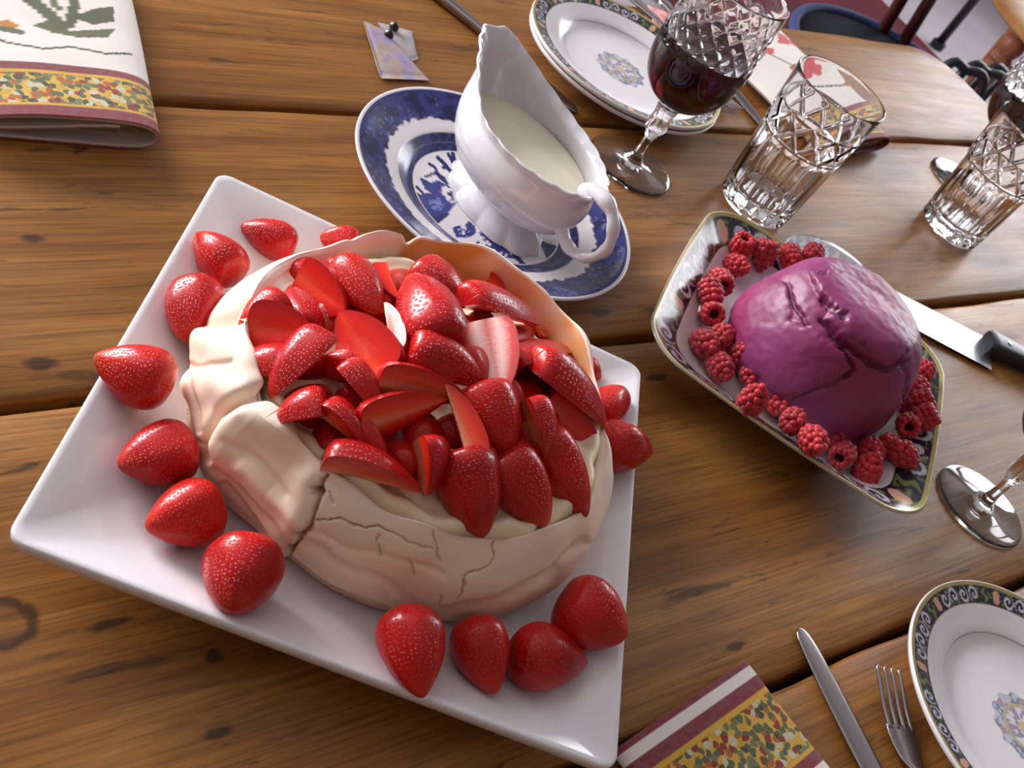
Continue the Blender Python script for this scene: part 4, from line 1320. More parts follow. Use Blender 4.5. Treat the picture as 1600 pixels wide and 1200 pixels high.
def tumbler(name, label, loc, rz, seed):
    n = 256
    a = np.arange(n) * 2 * PI / n
    H = 0.136
    zs = np.concatenate([np.linspace(0.0065, 0.079, 28), np.linspace(0.0795, 0.108, 48), np.linspace(0.1085, H - 0.001, 10)])
    rings = [np.c_[0.02 * np.cos(a), 0.02 * np.sin(a), np.full(n, 0.0012)], np.c_[0.0285 * np.cos(a), 0.0285 * np.sin(a), np.full(n, 0.0)], np.c_[0.0322 * np.cos(a), 0.0322 * np.sin(a), np.full(n, 0.0012)], np.c_[0.0342 * np.cos(a), 0.0342 * np.sin(a), np.full(n, 0.0034)]]
    for z in zs:
        R = np.interp(z, [0, 0.01, 0.07, H], [0.0345, 0.0355, 0.0392, 0.0440])
        d = np.zeros(n)
        if z < 0.0792:      # tall flutes cut into the lower half
            k = 14
            fl = tri(a / (2 * PI) * k)
            d = 0.0020 * (1 - (fl - 0.0) ** 2) * np.clip((0.079 - z) / 0.006, 0, 1)
            d = 0.0022 * np.sqrt(np.clip(1 - (2 * fl - 1) ** 2 * 0 - fl ** 2, 0, 1)) * np.clip((0.079 - z) / 0.006, 0, 1)
        elif z < 0.108:    # crossed lattice cuts
            k = 11
            h = (z - 0.0795) / 0.0285
            g1 = tri(a / (2 * PI) * k + h * 1.0); g2 = tri(a / (2 * PI) * k - h * 1.0)
            g3 = tri(a / (2 * PI) * k * 2 + 0.25)
            d = 0.0024 * np.maximum(np.clip(1 - (1 - g1) / 0.22, 0, 1), np.clip(1 - (1 - g2) / 0.22, 0, 1))
            d = np.maximum(d, 0.0022 * np.clip(1 - np.abs(h - 0.02) / 0.05, 0, 1)); d = np.maximum(d, 0.0022 * np.clip(1 - np.abs(h - 0.98) / 0.05, 0, 1))
        r = R - d
        rings.append(np.c_[r * np.cos(a), r * np.sin(a), np.full(n, z)])
    for r, z in ((0.0438, H - 0.0003), (0.0431, H), (0.0424, H - 0.0004), (0.0420, H - 0.002), (0.0400, 0.10), (0.0365, 0.06), (0.0340, 0.026), (0.0325, 0.020), (0.028, 0.0165), (0.018, 0.0150), (0.002, 0.0148)):
        rings.append(np.c_[r * np.cos(a), r * np.sin(a), np.full(n, z)])
    v, f = loft(np.array(rings), True, True)
    o = mesh_obj(name, v, f, MAT['glass'], loc=loc, angle=32)
    o.rotation_euler = (0, 0, rz)
    tag(o, label, 'glass', 'cut crystal tumblers')
    return o


tumbler('crystal_tumbler', 'cut crystal tumbler standing behind the pudding dish', (0.5155, 0.2085, 0), 0.3, 1)
tumbler('crystal_tumbler', 'cut crystal tumbler at the right edge of the photo, farther back', (0.8075, 0.1700, 0), 0.9, 2)


def wine_glass(label, loc, rz, wine_label=None, wlev=0.128):
    n = 200
    a = np.arange(n) * 2 * PI / n
    root = empty('wine_glass', loc, rz)
    tag(root, label, 'wine glass', 'cut crystal wine glasses')
    foot = [(0.003, 0.0006), (0.030, 0.0), (0.0385, 0.0004), (0.0392, 0.0012), (0.0385, 0.0022), (0.030, 0.0034), (0.018, 0.0050), (0.010, 0.0070), (0.0066, 0.0100)]
    v, f = loft(lathe_rings(interp(foot, 40), n), True, False)
    mesh_obj('foot', v, f, MAT['glass'], root)
    k = 6
    stem = interp([(0.0066, 0.0100), (0.0046, 0.0150), (0.0040, 0.024), (0.0042, 0.032), (0.0062, 0.037), (0.0088, 0.041), (0.0096, 0.047), (0.0086, 0.055), (0.0094, 0.062), (0.0110, 0.067)], 50)
    rg = lathe_rings(stem, n)
    for i, (r, z) in enumerate(stem):
        if z > 0.036:       # faceted swelling
            fac = np.clip((z - 0.036) / 0.006, 0, 1)
            rr_ = r * (1 - fac * 0.16 * (1 - np.abs(np.cos(a * k / 2)) ** 0.7))
            rg[i, :, 0] = rr_ * np.cos(a); rg[i, :, 1] = rr_ * np.sin(a)
    v, f = loft(rg)
    mesh_obj('stem', v, f, MAT['glass'], root, angle=40)
    out = [(0.0110, 0.067), (0.0165, 0.0715), (0.0255, 0.0775), (0.0335, 0.0870), (0.0385, 0.0990), (0.0408, 0.113), (0.0412, 0.128), (0.0405, 0.145), (0.0395, 0.165), (0.0390, 0.182)]
    op = interp(out, 110)
    rg = lathe_rings(op, n)
    for i, (r, z) in enumerate(op):
        d = np.zeros(n)
        if 0.120 < z < 0.166:        # diamond cutting
            h = (z - 0.120) / 0.046
            kk = 16
            g1 = tri(a / (2 * PI) * kk + h * 3.0); g2 = tri(a / (2 * PI) * kk - h * 3.0)
            d = 0.0015 * np.maximum(g1 ** 3, g2 ** 3) * np.clip(min(h, 1 - h) / 0.06, 0, 1)
        rr_ = r - d
        rg[i, :, 0] = rr_ * np.cos(a); rg[i, :, 1] = rr_ * np.sin(a)
    inn = interp([(0.0386, 0.1828), (0.0378, 0.181), (0.0376, 0.165), (0.0382, 0.145), (0.0388, 0.128), (0.0384, 0.113), (0.0360, 0.0995), (0.0310, 0.0885), (0.0235, 0.0808), (0.0120, 0.0765), (0.001, 0.0755)], 60)
    v, f = loft(np.vstack([rg, lathe_rings(inn, n)]), False, True)
    mesh_obj('bowl', v, f, MAT['glass'], root, angle=45)
    if wine_label:
        zz = np.linspace(0.0762, wlev, 40)
        ii = inn[::-1]
        wp = [(max(0.0006, np.interp(z, ii[:, 1], ii[:, 0]) + 0.0004), z) for z in zz]
        rgw = lathe_rings(wp + [(wp[-1][0] - 0.0008, wlev - 0.0004), (0.02, wlev - 0.0005), (0.001, wlev - 0.0005)], 96)
        v, f = loft(rgw, True, True)
        o = mesh_obj('red_wine', v, f, MAT['wine'], loc=loc, angle=50)
        tag(o, wine_label, 'wine')
    return root


wine_glass('crystal wine glass of red wine in front of the stacked plates', (0.3925, 0.2590, 0), 0.2, 'dark red wine in the glass before the stacked plates')
wine_glass('crystal wine glass whose foot shows right of the pudding dish', (0.4990, -0.1307, 0), 0.5)
pw = up(1499, 284, 0)
wine_glass('wine glass mostly hidden behind the right hand tumbler', (pw[0], pw[1], 0), 0.9, 'dark red wine in the glass behind the right hand tumbler', 0.12)

# ------------------------------------------------------------------ cutlery


def bar(sections, n=14):
    """sections: (y, half width, half thickness, z centre) along +y -> closed rounded bar"""
    a = np.arange(n) * 2 * PI / n
    ca = np.sign(np.cos(a)) * np.abs(np.cos(a)) ** 0.6; sa = np.sign(np.sin(a)) * np.abs(np.sin(a)) ** 0.6
    rg = [np.c_[w * ca, np.full(n, y), z + t_ * sa] for y, w, t_, z in sections]
    v, f = loft(np.array(rg), True, True)
    return v, [tuple(reversed(q)) for q in f]


def place(root, P, D):
    """put local +y along D"""
    root.location = (P[0], P[1], P[2])
    root.rotation_euler = (0, 0, math.atan2(-D[0], D[1]))


def dinner_knife(label, tip, D):
    """tip position, D = direction from handle to tip"""
    r = empty('dinner_knife'); tag(r, label, 'knife', 'dinner knives')
    bl = interp([(0.0, 0.0012, 0.0005, 0.0028), (-0.003, 0.0042, 0.0008, 0.0028), (-0.012, 0.0066, 0.0010, 0.0030), (-0.04, 0.0082, 0.0012, 0.0033), (-0.08, 0.0086, 0.0014, 0.0040), (-0.102, 0.0080, 0.0018, 0.0046), (-0.108, 0.0050, 0.0034, 0.0052)], 30)
    mesh_obj('blade', *bar(bl), MAT['steel'], r)
    hd = interp([(-0.107, 0.0046, 0.0036, 0.0052), (-0.112, 0.0062, 0.0046, 0.0052), (-0.117, 0.0050, 0.0040, 0.0052), (-0.15, 0.0058, 0.0044, 0.0050), (-0.19, 0.0076, 0.0050, 0.0050), (-0.205, 0.0084, 0.0048, 0.0050), (-0.212, 0.0050, 0.0036, 0.0048), (-0.2135, 0.0012, 0.0012, 0.0048)], 36)
    mesh_obj('handle', *bar(hd), MAT['steel'], r)
    place(r, tip, D)
    return r


def dinner_fork(label, tip, D):
    r = empty('dinner_fork'); tag(r, label, 'fork', 'dinner forks')
    for k in range(4):
        x = (k - 1.5) * 0.0058
        path = interp([(x, 0.0, 0.0105), (x, -0.012, 0.0082), (x, -0.026, 0.0052), (x * 0.98, -0.040, 0.0040)], 14)
        v, f = tube(path, np.concatenate([[0.0008, 0.0013], np.linspace(0.0015, 0.0019, 12)]), 8, flat=0.75)
        mesh_obj('tine', v, f, MAT['steel'], r)
    sh = interp([(-0.037, 0.0108, 0.0012, 0.0040), (-0.046, 0.0112, 0.0014, 0.0036), (-0.058, 0.0090, 0.0016, 0.0040), (-0.068, 0.0046, 0.0020, 0.0062), (-0.078, 0.0028, 0.0022, 0.0090), (-0.10, 0.0030, 0.0022, 0.0110), (-0.14, 0.0052, 0.0020, 0.0090), (-0.18, 0.0085, 0.0018, 0.0050), (-0.197, 0.0090, 0.0016, 0.0030), (-0.203, 0.0030, 0.0010, 0.0028)], 50)
    mesh_obj('handle', *bar(sh), MAT['steel'], r)
    place(r, tip, D)
    return r


def P0(px, py, z=0.004): return up(px, py, z)


tip = P0(1251, 980); q = P0(1362, 1205)
dinner_knife('steel dinner knife left of the fork at the lower right', (tip[0], tip[1], 0.0), tip - q)
tip = P0(1388, 1040, 0.011); q = P0(1432, 1200, 0.006)
dinner_fork('steel dinner fork beside the plate at the lower right', (tip[0], tip[1], 0.0), tip - q)
tip = np.array([0.3725, 0.3255, 0]); D = np.array([0.3725 - 0.305, 0.3255 - 0.4715, 0])
dinner_knife('steel dinner knife passing behind the gravy boat', (tip[0], tip[1], 0.0), D)
dinner_knife('bright dinner knife beyond the wine glass beside the stacked plates', (0.6285, 0.312, 0.0), np.array([0.0, -1.0, 0]))
dinner_fork('dinner fork peeping out right of the stacked plates', (0.594, 0.335, 0.0), np.array([0.05, -1.0, 0]))

# big kitchen knife
kn = empty('kitchen_knife'); tag(kn, 'broad bladed kitchen knife with riveted black handle right of the pudding', 'knife')
hA = up(1537, 529, 0.003); hB = up(1533, 573, 0.003); tA = up(1362, 437, 0.003)
D = (tA - hA); D[2] = 0; L0 = np.linalg.norm(D); D /= L0
Wd = np.array([-D[1], D[0], 0]);
if Wd @ (hB - hA) < 0: Wd = -Wd
org = hA
w = abs((hB - hA) @ Wd)
print('knife blade width', w, 'len', L0)
w = min(w, 0.047)
bl = []
N = 40
Vv = []; Ff = []
Lb = 0.205
for i in range(N):
    s = i / (N - 1)
    y = s * Lb
    spine = 0.0 + 0.010 * sstep(0.7, 1.0, s)
    edge_ = w * (1 - 0.10 * s) - (w * 0.9 - 0.010) * sstep(0.62, 1.0, s) ** 1.3
    edge_ = max(edge_, spine + 0.0006)
    tk = 0.0012 * (1 - 0.6 * s)
    for (u, z) in ((spine, tk), (edge_ * 0.75 + spine * 0.25, tk * 0.6), (edge_, 0.0001), (edge_ * 0.75 + spine * 0.25, -tk * 0.6), (spine, -tk)):
        p = org + D * y + Wd * u
        Vv.append((p[0] - org[0], p[1] - org[1], 0.0035 + z))
Vv = np.array(Vv).reshape(N, 5, 3)
v, f = loft(Vv, True, True)
kn.location = (org[0], org[1], 0)
mesh_obj('blade', v, f, MAT['blade'], kn, angle=25)
hs = []
Lh = 0.115
for i in range(30):
    s = i / 29
    c0 = w * (0.30 - 0.02 * math.sin(s * PI))
    hw = 0.0125 + 0.0025 * math.cos(s * 5.5) + 0.002 * s
    ht = 0.0085
    if i in (0, 29): hw *= 0.82; ht *= 0.8
    ring = []
    for j in range(20):
        a_ = 2 * PI * j / 20
        ca = math.copysign(abs(math.cos(a_)) ** 0.55, math.cos(a_)); sa = math.copysign(abs(math.sin(a_)) ** 0.55, math.sin(a_))
        p = D * (0.004 - s * Lh) + Wd * (c0 + hw * ca)
        ring.append((p[0], p[1], 0.0095 + ht * sa))
    hs.append(ring)
v, f = loft(np.array(hs), True, True)
mesh_obj('handle', v, f, MAT['black_plastic'], kn, angle=50)
for s in (0.16, 0.5, 0.84):
    p = D * (0.004 - s * Lh) + Wd * (w * 0.28)
    a_ = np.arange(16) * 2 * PI / 16
    rg = [np.c_[p[0] + r * np.cos(a_), p[1] + r * np.sin(a_), np.full(16, z)] for r, z in ((0.0034, 0.0165), (0.0034, 0.0182), (0.0024, 0.0186), (0.0003, 0.0187))]
    v, f = loft(np.array(rg), True, True)
    mesh_obj('rivet', v, f, MAT['steel'], kn)

# ------------------------------------------------------------------ napkins
CREAM = srgb(232, 224, 216); RED = srgb(132, 44, 56); YEL = srgb(206, 160, 52); OLV = srgb(92, 96, 66); RUST = srgb(150, 62, 44)


def border_paint(u, v, order):
    """v = distance from the hem; order lists (end, kind)"""
    c = np.broadcast_to(np.r_[CREAM, 1.0], (len(u), 4)).copy()
    prev = 0.0
    n = fbm(u * 500, v * 500, 2)
    for end, kind in order:
        m = (v >= prev) & (v < end)
        if kind == 'red': cc = np.c_[mixc(RED, RED * 0.75 + 0.04, sstep(0.4, 0.6, n)), np.ones(len(u))]
        elif kind == 'flo': cc = np.broadcast_to(np.r_[YEL, 0.0], c.shape)
        elif kind == 'yel': cc = np.broadcast_to(np.r_[YEL * 1.1, 1.0], c.shape)
        else: cc = np.broadcast_to(np.r_[CREAM, 1.0], c.shape)
        c = np.where(m[:, None], cc, c)
        prev = end
    return c


def leaves(u, v, c, strokes, blobs):
    P = np.c_[u, v]
    for poly, col in blobs: c = np.where(inpoly(P, poly)[:, None], np.r_[col, 1.0], c)
    for line, w_, col in strokes: c = np.where((polydist(P, line) < w_)[:, None], np.r_[col, 1.0], c)
    return c


def cloth_sheet(path, y0, y1, ny, tk, paint, skew=None, name='cloth'):
    """fold profile in the x-z plane swept along y. paint(u, v, outer) -> colours. tk = cloth thickness"""
    p = interp(path, 260)
    tn = np.gradient(p, axis=0); tn /= np.linalg.norm(tn, axis=1)[:, None]
    nn = np.c_[-tn[:, 1], tn[:, 0]]
    L = np.r_[0, np.cumsum(np.linalg.norm(np.diff(p, axis=0), axis=1))]
    ys = np.linspace(y0, y1, ny)
    V = []; C_ = []; UV_ = []
    for side in (1, -1):
        q = p + nn * tk / 2 * side
        X = np.repeat(q[:, 0][:, None], ny, 1); Z = np.repeat(q[:, 1][:, None], ny, 1); Y = np.repeat(ys[None, :], len(p), 0)
        wob = np.array([[0.0007 * mnoise.noise((x * 30, y * 30, L[i] * 10)) for x, y in zip(X[i], Y[i])] for i in range(len(p))])
        Z = Z + wob
        if skew is not None: X, Y = skew(X, Y)
        V.append(np.stack([X, Y, Z], -1))
        U_ = np.repeat(L[:, None], ny, 1).ravel(); Vc = np.repeat((ys - y0)[None, :], len(p), 0).ravel()
        C_.append(paint(U_, Vc, side)); UV_.append(np.stack([U_, Vc], 1))
    n0 = len(p) * ny
    v = np.concatenate([a_.reshape(-1, 3) for a_ in V]); c = np.concatenate(C_)
    f = grid_faces(len(p), ny, closed=False, flip=False) + grid_faces(len(p), ny, closed=False, flip=True, off=n0)
    for j in range(ny - 1):
        for i in (0, len(p) - 1):
            a_ = i * ny + j; f.append((a_, a_ + 1, a_ + 1 + n0, a_ + n0))
    for i in range(len(p) - 1):
        for j in (0, ny - 1):
            a_ = i * ny + j; b_ = (i + 1) * ny + j; f.append((a_, b_, b_ + n0, a_ + n0))
    global CUV
    CUV = np.concatenate(UV_)
    return v, f, c


# far left napkin, folded over itself, open end towards us
W_ = 0.108
path = [(0.030, 0.0075), (0.060, 0.0090), (0.088, 0.0085), (0.100, 0.0075), (0.1075, 0.0072), (0.110, 0.0105), (0.108, 0.0155), (0.098, 0.0205), (0.080, 0.0225), (0.050, 0.0215), (0.020, 0.0185), (0.004, 0.0150),
        (0.001, 0.0125), (0.006, 0.0105), (0.030, 0.0125), (0.060, 0.0160), (0.085, 0.0180)]
path = [(0.085, 0.0178), (0.060, 0.0150), (0.030, 0.0105), (0.010, 0.0080), (0.002, 0.0090), (0.000, 0.0118), (0.006, 0.0150), (0.022, 0.0182), (0.050, 0.0212), (0.080, 0.0222), (0.098, 0.0205), (0.108, 0.0160), (0.1105, 0.0105), (0.106, 0.0050), (0.095, 0.0028), (0.070, 0.0022), (0.040, 0.0024), (0.012, 0.0022)]


def paint_left(u, v, side):
    c = border_paint(u, v, [(0.010, 'red'), (0.0115, 'yel'), (0.040, 'flo'), (0.0425, 'yel'), (0.050, 'red')])
    if side < 0: c[:, :3] = c[:, :3] * 0.35 + CREAM * 0.55; c[:, 3] = np.where(c[:, 3] < 0.5, 0.6, 1.0)
    # stem and leaves on the cream ground; u measured on the top fold
    k = u
    st = [([(0.08, 0.080), (0.105, 0.078), (0.122, 0.068), (0.140, 0.064), (0.155, 0.069), (0.175, 0.066), (0.19, 0.072)], 0.0010, OLV * 0.7), ([(0.09, 0.098), (0.105, 0.085), (0.118, 0.083), (0.130, 0.080)], 0.0028, OLV), ([(0.135, 0.125), (0.148, 0.102), (0.153, 0.090)], 0.0045, OLV * 0.9), ([(0.150, 0.135), (0.154, 0.108)], 0.0022, OLV * 1.2), ([(0.166, 0.14), (0.163, 0.112), (0.158, 0.092)], 0.0030, OLV * 0.8)]
    bl = [([(0.138, 0.088), (0.146, 0.094), (0.158, 0.086), (0.170, 0.090), (0.184, 0.096), (0.178, 0.084), (0.162, 0.080), (0.148, 0.082)], OLV), ([(0.160, 0.100), (0.172, 0.112), (0.186, 0.122), (0.184, 0.104), (0.172, 0.096)], OLV * 0.75), ([(0.118, 0.088), (0.126, 0.092), (0.131, 0.086), (0.124, 0.081)], srgb(190, 120, 30))]
    return leaves(u, v, c, st, bl)


def nap_left_skew(X, Y):
    return X + (Y - 0.0) * 0.20 * (X / W_), Y + 0.010 * (1 - X / W_) - 0.004


v, f, c = cloth_sheet(path, 0.0, 0.19, 190, 0.0022, paint_left, nap_left_skew)
nap = mesh_obj('folded_napkin', v, f, MAT['cloth'], uv=CUV, col=c, loc=(-0.1500, 0.2660, 0.0))
tag(nap, 'folded floral napkin with red and yellow border at the far left', 'napkin', 'floral border napkins')

# near right napkin: flat fold, border across its end
path2 = [(0.105, 0.0030), (0.070, 0.0022), (0.030, 0.0024), (0.004, 0.0024), (-0.003, 0.0050), (0.000, 0.0082), (0.010, 0.0092), (0.040, 0.0096), (0.080, 0.0096), (0.108, 0.0092), (0.1135, 0.0075), (0.108, 0.0058), (0.08, 0.0056), (0.04, 0.0054), (0.015, 0.0052)]


def paint_near(u, v, side):
    c = border_paint(u, v, [(0.004, 'red'), (0.0100, 'cream'), (0.0115, 'red'), (0.0185, 'red'), (0.0210, 'yel'), (0.058, 'flo'), (0.0605, 'yel'), (0.0680, 'red')])
    return c


v, f, c = cloth_sheet(path2, 0.0, 0.12, 150, 0.0020, paint_near)
e0 = up(968, 1166, 0.008); e1 = up(1162, 1034, 0.008)
ax = e1 - e0
print('near napkin edge', e0, e1, np.linalg.norm(ax[:2]))
nap2 = mesh_obj('folded_napkin', v, f, MAT['cloth'], uv=CUV, col=c)
# local +y runs away from the hem, towards us: mirror so that y points to the lower right
v2 = v.copy(); wlen = np.linalg.norm(ax[:2]); v2[:, 0] = v[:, 0] * wlen / 0.113; v2[:, 1] = -v[:, 1]
for vv, p in zip(nap2.data.vertices, v2): vv.co = p
nap2.data.flip_normals()
nap2.location = (e0[0], e0[1], 0.0)
nap2.rotation_euler = (0, 0, math.atan2(ax[1], ax[0]))
tag(nap2, 'folded napkin with red and yellow flower band, nearest the camera', 'napkin', 'floral border napkins')


# far right napkin with red blossoms
def paint_far(u, v, side):
    c = border_paint(u, v, [(0.008, 'red'), (0.010, 'yel'), (0.036, 'flo'), (0.038, 'yel'), (0.046, 'red')])
    RB = srgb(206, 60, 66)
    bl = []
    for (cu, cv, r) in ((0.150, 0.105, 0.021), (0.172, 0.118, 0.016), (0.20, 0.080, 0.018), (0.130, 0.150, 0.018), (0.180, 0.165, 0.018), (0.118, 0.085, 0.014)):
        bl.append(([(cu + r * math.cos(a_) * (0.72 + 0.2 * math.cos(3 * a_ + 9 * cu) + 0.12 * math.cos(7 * a_)), cv + r * 0.75 * math.sin(a_) * (0.72 + 0.2 * math.cos(3 * a_ + 9 * cu) + 0.12 * math.cos(7 * a_))) for a_ in np.linspace(0, 2 * PI, 40, endpoint=False)], RB))
    st = [([(0.10, 0.07), (0.14, 0.085), (0.18, 0.075), (0.22, 0.09)], 0.0012, OLV * 0.6), ([(0.12, 0.16), (0.15, 0.12), (0.19, 0.13), (0.21, 0.17)], 0.0012, OLV * 0.6)]
    return leaves(u, v, c, st, bl)


def far_skew(X, Y):
    return X * 1.30, Y


v, f, c = cloth_sheet(path, 0.0, 0.20, 150, 0.0022, paint_far, far_skew)
nap3 = mesh_obj('folded_napkin', v, f, MAT['cloth'], uv=CUV, col=c, loc=(0.672, 0.272, 0.0))
nap3.rotation_euler = (0, 0, math.radians(8))
tag(nap3, 'white napkin with red blossoms behind the nearer crystal tumbler', 'napkin', 'floral border napkins')

# small red and white folded cloth at the far table edge
path4 = [(0.0, 0.002), (0.03, 0.0022), (0.055, 0.0022), (0.064, 0.004), (0.060, 0.0075), (0.03, 0.0085), (0.002, 0.008)]


def paint_pink(u, v, side):
    n = fbm(u * 90, v * 90, 2)
    c = mixc(srgb(206, 110, 110), srgb(226, 160, 158), sstep(0.4, 0.6, n))
    return np.where((v < 0.012)[:, None], srgb(226, 214, 206), c)


v, f, c = cloth_sheet(path4, 0.0, 0.05, 30, 0.0018, paint_pink)
nap4 = mesh_obj('folded_cloth', v, f, MAT['cloth'], uv=CUV, col=c, loc=(0.570, 0.462, 0.0))
nap4.rotation_euler = (0, 0, math.radians(-25))
tag(nap4, 'pink cloth with a white edge behind the stacked plates', 'cloth')

# ------------------------------------------------------------------ little iridescent bag
t = NT('iridescent_film')
nz = t.noise(t.coords('Object'), 60, 3)
t.color(t.ramp(nz, [(0.30, tuple(srgb(186, 150, 146))), (0.45, tuple(srgb(178, 164, 152))), (0.55, tuple(srgb(176, 148, 176))), (0.66, tuple(srgb(150, 152, 196))), (0.75, tuple(srgb(190, 160, 146)))]))
t.set(rough=0.2, metal=0.2, coat=0.4, coatr=0.05)
t.bump(t.noise(t.coords('Object'), 140, 3), 0.6, 0.0012)
MAT['film'] = t.m
t = NT('clear_film'); t.set(color=(0.75, 0.70, 0.72), rough=0.08, trans=0.6, ior=1.15); t.bump(t.noise(t.coords('Object'), 120, 3), 0.5, 0.001); MAT['clear_film'] = t.m


def film(poly, z, th, n=14):
    """crumpled thin pad filling a 4 corner outline (world points), closed solid"""
    A, B, C_, D_ = [np.array(p[:2]) for p in poly]
    ctr = (A + B + C_ + D_) / 4
    top = []; bot = []
    for i in range(n + 1):
        for j in range(n + 1):
            s, q = i / n, j / n
            p = (A * (1 - s) + B * s) * (1 - q) + (D_ * (1 - s) + C_ * s) * q
            pil = (s * (1 - s) * q * (1 - q) * 16) ** 0.4
            h = z + th * pil + 0.0012 * pil * mnoise.noise((p[0] * 120, p[1] * 120, z * 400))
            top.append((p[0] - ctr[0], p[1] - ctr[1], h)); bot.append((p[0] - ctr[0], p[1] - ctr[1], z - 0.0004))
    m = n + 1
    f = grid_faces(m, m, closed=False, flip=True) + grid_faces(m, m, closed=False, off=m * m)
    for k in range(n):
        for (a_, b_) in ((k, k + 1), (n * m + k, n * m + k + 1), (k * m, (k + 1) * m), (k * m + n, (k + 1) * m + n)):
            f.append((a_, b_, b_ + m * m, a_ + m * m))
    return top + bot, f, ctr


bagp = [up(568, 32, 0.003), up(597, 122, 0.002), up(670, 123, 0.002), up(585, 40, 0.004)]
bag = empty('small_bag', (*up(618, 85, 0)[:2], 0.0))
tag(bag, 'small iridescent plastic bag with black beads on the far planks', 'bag')
o_ = np.array(bag.location)
v, f, ctr = film([up(568, 30, 0.003), up(596, 121, 0.003), up(672, 124, 0.003), up(600, 46, 0.003)], 0.0022, 0.0028)
m_ = mesh_obj('foil_front', v, f, MAT['film'], bag); m_.location = (ctr[0] - o_[0], ctr[1] - o_[1], 0)
v, f, ctr = film([up(590, 34, 0.001), up(628, 100, 0.001), up(654, 92, 0.001), up(644, 48, 0.001)], 0.0008, 0.0022)
m_ = mesh_obj('clear_back', v, f, MAT['clear_film'], bag); m_.location = (ctr[0] - o_[0], ctr[1] - o_[1], 0)
for px in ((616, 42), (608, 54)):
    p = up(*px, 0.0055)
    bm = bmesh.new(); bmesh.ops.create_icosphere(bm, subdivisions=3, radius=0.0042)
    for q in bm.verts: q.co *= 1 + 0.2 * mnoise.noise(q.co * 300)
    me = bpy.data.meshes.new('bead'); bm.to_mesh(me); bm.free(); me.materials.append(MAT['black_plastic']); me.polygons.foreach_set('use_smooth', [True] * len(me.polygons))
    bo = bpy.data.objects.new('bead', me); COL.objects.link(bo); bo.parent = bag; bo.location = (p[0] - o_[0], p[1] - o_[1], 0.0060)

# ------------------------------------------------------------------ beyond the table: chair, stool, rug
ZS = -0.29
ch = empty('dining_chair', (1.700, 0.790, ZF), math.radians(-12)); tag(ch, 'dark wooden chair with a navy cushioned round seat beyond the table', 'chair')
zs = ZS - ZF


def disc(R, z0, z1, n=64, dome=0.0, cx=0, cy=0):
    prof = [(0.002, z0), (R * 0.97, z0), (R, z0 + 0.2 * (z1 - z0)), (R, z1 - 0.25 * (z1 - z0)), (R * 0.97, z1), (R * 0.6, z1 + dome * 0.7), (0.002, z1 + dome)]
    rg = lathe_rings(prof, n); rg[..., 0] += cx; rg[..., 1] += cy
    return loft(rg, True, True)


mesh_obj('seat', *disc(0.235, zs - 0.045, zs - 0.012), MAT['dark_wood'], ch, angle=40)
mesh_obj('seat_cushion', *disc(0.250, zs - 0.012, zs + 0.030, dome=-0.012), MAT['navy'], ch, angle=60)
aa = np.arange(97) * 2 * PI / 96
v, f = tube(np.c_[0.247 * np.cos(aa), 0.247 * np.sin(aa), np.full(97, zs + 0.030)], 0.010, 10)
mesh_obj('cushion_piping', v, f, MAT['blue_piping'], ch)
for sx, sy in ((-0.15, -0.15), (0.15, -0.15), (-0.16, 0.17), (0.16, 0.17)):
    v, f = tube([(sx, sy, zs - 0.02), (sx * 1.15, sy * 1.15, 0.22), (sx * 1.3, sy * 1.3, 0.0)], [0.017, 0.022, 0.014], 12)
    mesh_obj('leg', v, f, MAT['dark_wood'], ch)
for ax_ in (0.142, 0.098):
    y_ = math.sqrt(max(0, 0.235 ** 2 - min(abs(ax_), 0.23) ** 2)) * 0.95 + 0.01
    v, f = tube([(ax_, y_, zs - 0.02), (ax_ * 1.08, y_ + 0.05, zs + 0.22), (ax_ * 1.1, y_ + 0.09, zs + 0.43)], 0.013, 10)
    mesh_obj('back_spindle', v, f, MAT['dark_wood'], ch)
v, f = tube(interp([(0.03, 0.33, zs + 0.43), (0.10, 0.31, zs + 0.44), (0.16, 0.28, zs + 0.44), (0.23, 0.24, zs + 0.43)], 24), 0.022, 10)
mesh_obj('top_rail', v, f, MAT['dark_wood'], ch)

st = empty('side_table', (2.93, 1.05, ZF)); tag(st, 'pine round topped table with turned legs at the upper right', 'side table')
mesh_obj('round_top', *disc(0.34, zs, zs + 0.03, 72), MAT['seat_wood'], st, angle=40)
lp = [(0.016, 0.0), (0.022, 0.03), (0.026, 0.10), (0.029, 0.22), (0.031, 0.30), (0.0315, 0.335), (0.026, 0.340), (0.033, 0.352), (0.026, 0.364), (0.033, 0.376), (0.026, 0.388), (0.030, 0.400), (0.034, 0.415), (0.030, 0.435), (0.020, 0.446), (0.024, zs)]
for k, an in enumerate((162, 72, -18, 252)):
    rg = lathe_rings(interp(lp, 70), 24)
    rg[..., 0] += 0.272 * math.cos(math.radians(an)); rg[..., 1] += 0.272 * math.sin(math.radians(an))
    v, f = loft(rg, True, True)
    mesh_obj('turned_leg', v, f, MAT['turned_wood'], st)
for an in (117, 207):
    a0, a1 = math.radians(an - 45), math.radians(an + 45)
    v, f = tube([(0.272 * math.cos(a0), 0.272 * math.sin(a0), 0.13), (0.272 * math.cos(a1), 0.272 * math.sin(a1), 0.13)], 0.012, 10)
    mesh_obj('stretcher', v, f, MAT['dark_wood'], st)

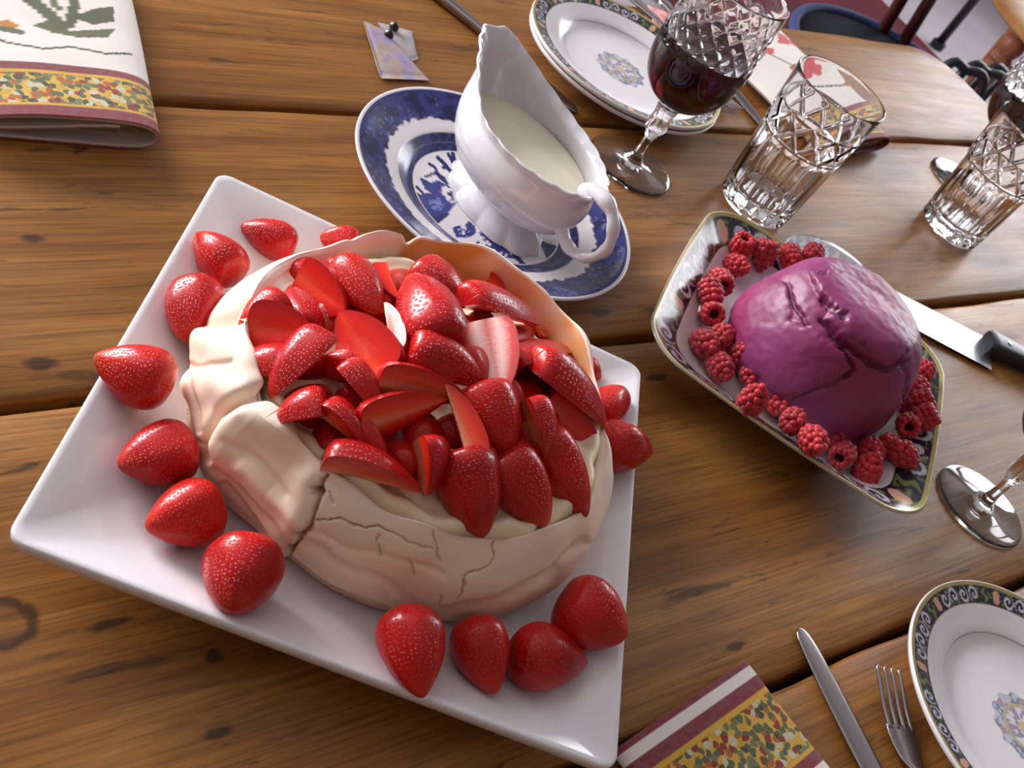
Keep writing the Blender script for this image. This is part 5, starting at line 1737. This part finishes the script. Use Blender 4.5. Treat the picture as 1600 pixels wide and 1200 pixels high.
# black wire stand with looped feet under the table end
ws = empty('wire_stand', (2.18, 0.80, ZF)); tag(ws, 'black bent wire stand with looped feet at the right edge', 'stand')
for k in range(4):
    x0 = 0.0 + 0.09 * k
    v, f = tube(interp([(x0 - 0.16, 0.13, 0.02), (x0 - 0.10, 0.15, 0.42), (x0 - 0.04, 0.13, 0.46), (x0 + 0.00, 0.08, 0.42), (x0 - 0.08, 0.00, 0.02)], 40), 0.011, 8)
    mesh_obj('wire_loop', v, f, MAT['black_metal'], ws)
v, f = tube([(-0.18, 0.13, 0.03), (0.20, 0.13, 0.03)], 0.011, 8); mesh_obj('wire_foot', v, f, MAT['black_metal'], ws)
v, f = tube([(-0.12, 0.0, 0.03), (0.22, 0.0, 0.03)], 0.011, 8); mesh_obj('wire_foot', v, f, MAT['black_metal'], ws)

# thin black pole
pf = up(1462, 74, ZF)
v, f = tube([(0, 0, 0.02), (0, 0, 1.2)], 0.016, 10)
po = empty('pole_stand', (pf[0], pf[1], ZF)); tag(po, 'thin black pole rising from the pale floor beyond the table', 'pole')
mesh_obj('pole', v, f, MAT['black_metal'], po)
mesh_obj('pole_foot', *disc(0.026, 0.0, 0.025, 32), MAT['black_metal'], po, angle=40)

# dark red rug
t = NT('red_rug')
tc = t.node('ShaderNodeTexCoord'); vo = t.node('ShaderNodeTexVoronoi'); vo.inputs['Scale'].default_value = 3.2
t.link(tc.outputs['Object'], vo.inputs['Vector'])
t.color(t.ramp(vo.outputs['Distance'], [(0.0, tuple(srgb(190, 130, 90))), (0.16, tuple(srgb(168, 110, 80))), (0.22, tuple(srgb(60, 16, 26))), (0.30, tuple(srgb(104, 18, 34))), (0.7, tuple(srgb(84, 14, 28)))]))
t.set(rough=0.95); t.bump(t.noise(t.coords('Object'), 300, 2), 0.4, 0.003); MAT['rug'] = t.m
rg_ = up(1395, 12, ZF)
v, f = box(-1.4, -0.08, -0.52, 0.95, 0.0, 0.012)
rug = bevel(mesh_obj('rug', v, f, MAT['rug'], smooth=False, loc=(rg_[0] + 0.02, 2.0, ZF + 0.001)), 0.004)
tag(rug, 'dark red patterned rug on the floor beyond the table', 'rug')

# leave out the buried strawberry halves that nothing shows of; tell apart those that share a neighbour
bpy.context.view_layer.update()
dgr = bpy.context.evaluated_depsgraph_get()
seen = {}
for o in BURIED:
    vis = 0
    pts = [o.matrix_world @ v_.co for v_ in o.data.vertices][::5]
    for p in pts:
        d = (p - Vector(CAM)); L_ = d.length; d.normalize()
        hit, loc, nr_, ix, ho, mw = SC.ray_cast(dgr, Vector(CAM), d)
        if hit and (ho.name == o.name or (ho.parent and ho.parent.name == o.name)): vis += 1
    if vis < 6:
        for c_ in list(o.children): bpy.data.objects.remove(c_)
        bpy.data.objects.remove(o)
        continue
    lab = o['label']; seen[lab] = seen.get(lab, 0) + 1
    if seen[lab] > 1:
        o['label'] = lab.replace('partly buried strawberry half', ['', '', 'second sunken strawberry half', 'third shadowed strawberry half', 'fourth hidden strawberry half'][min(seen[lab], 4)])
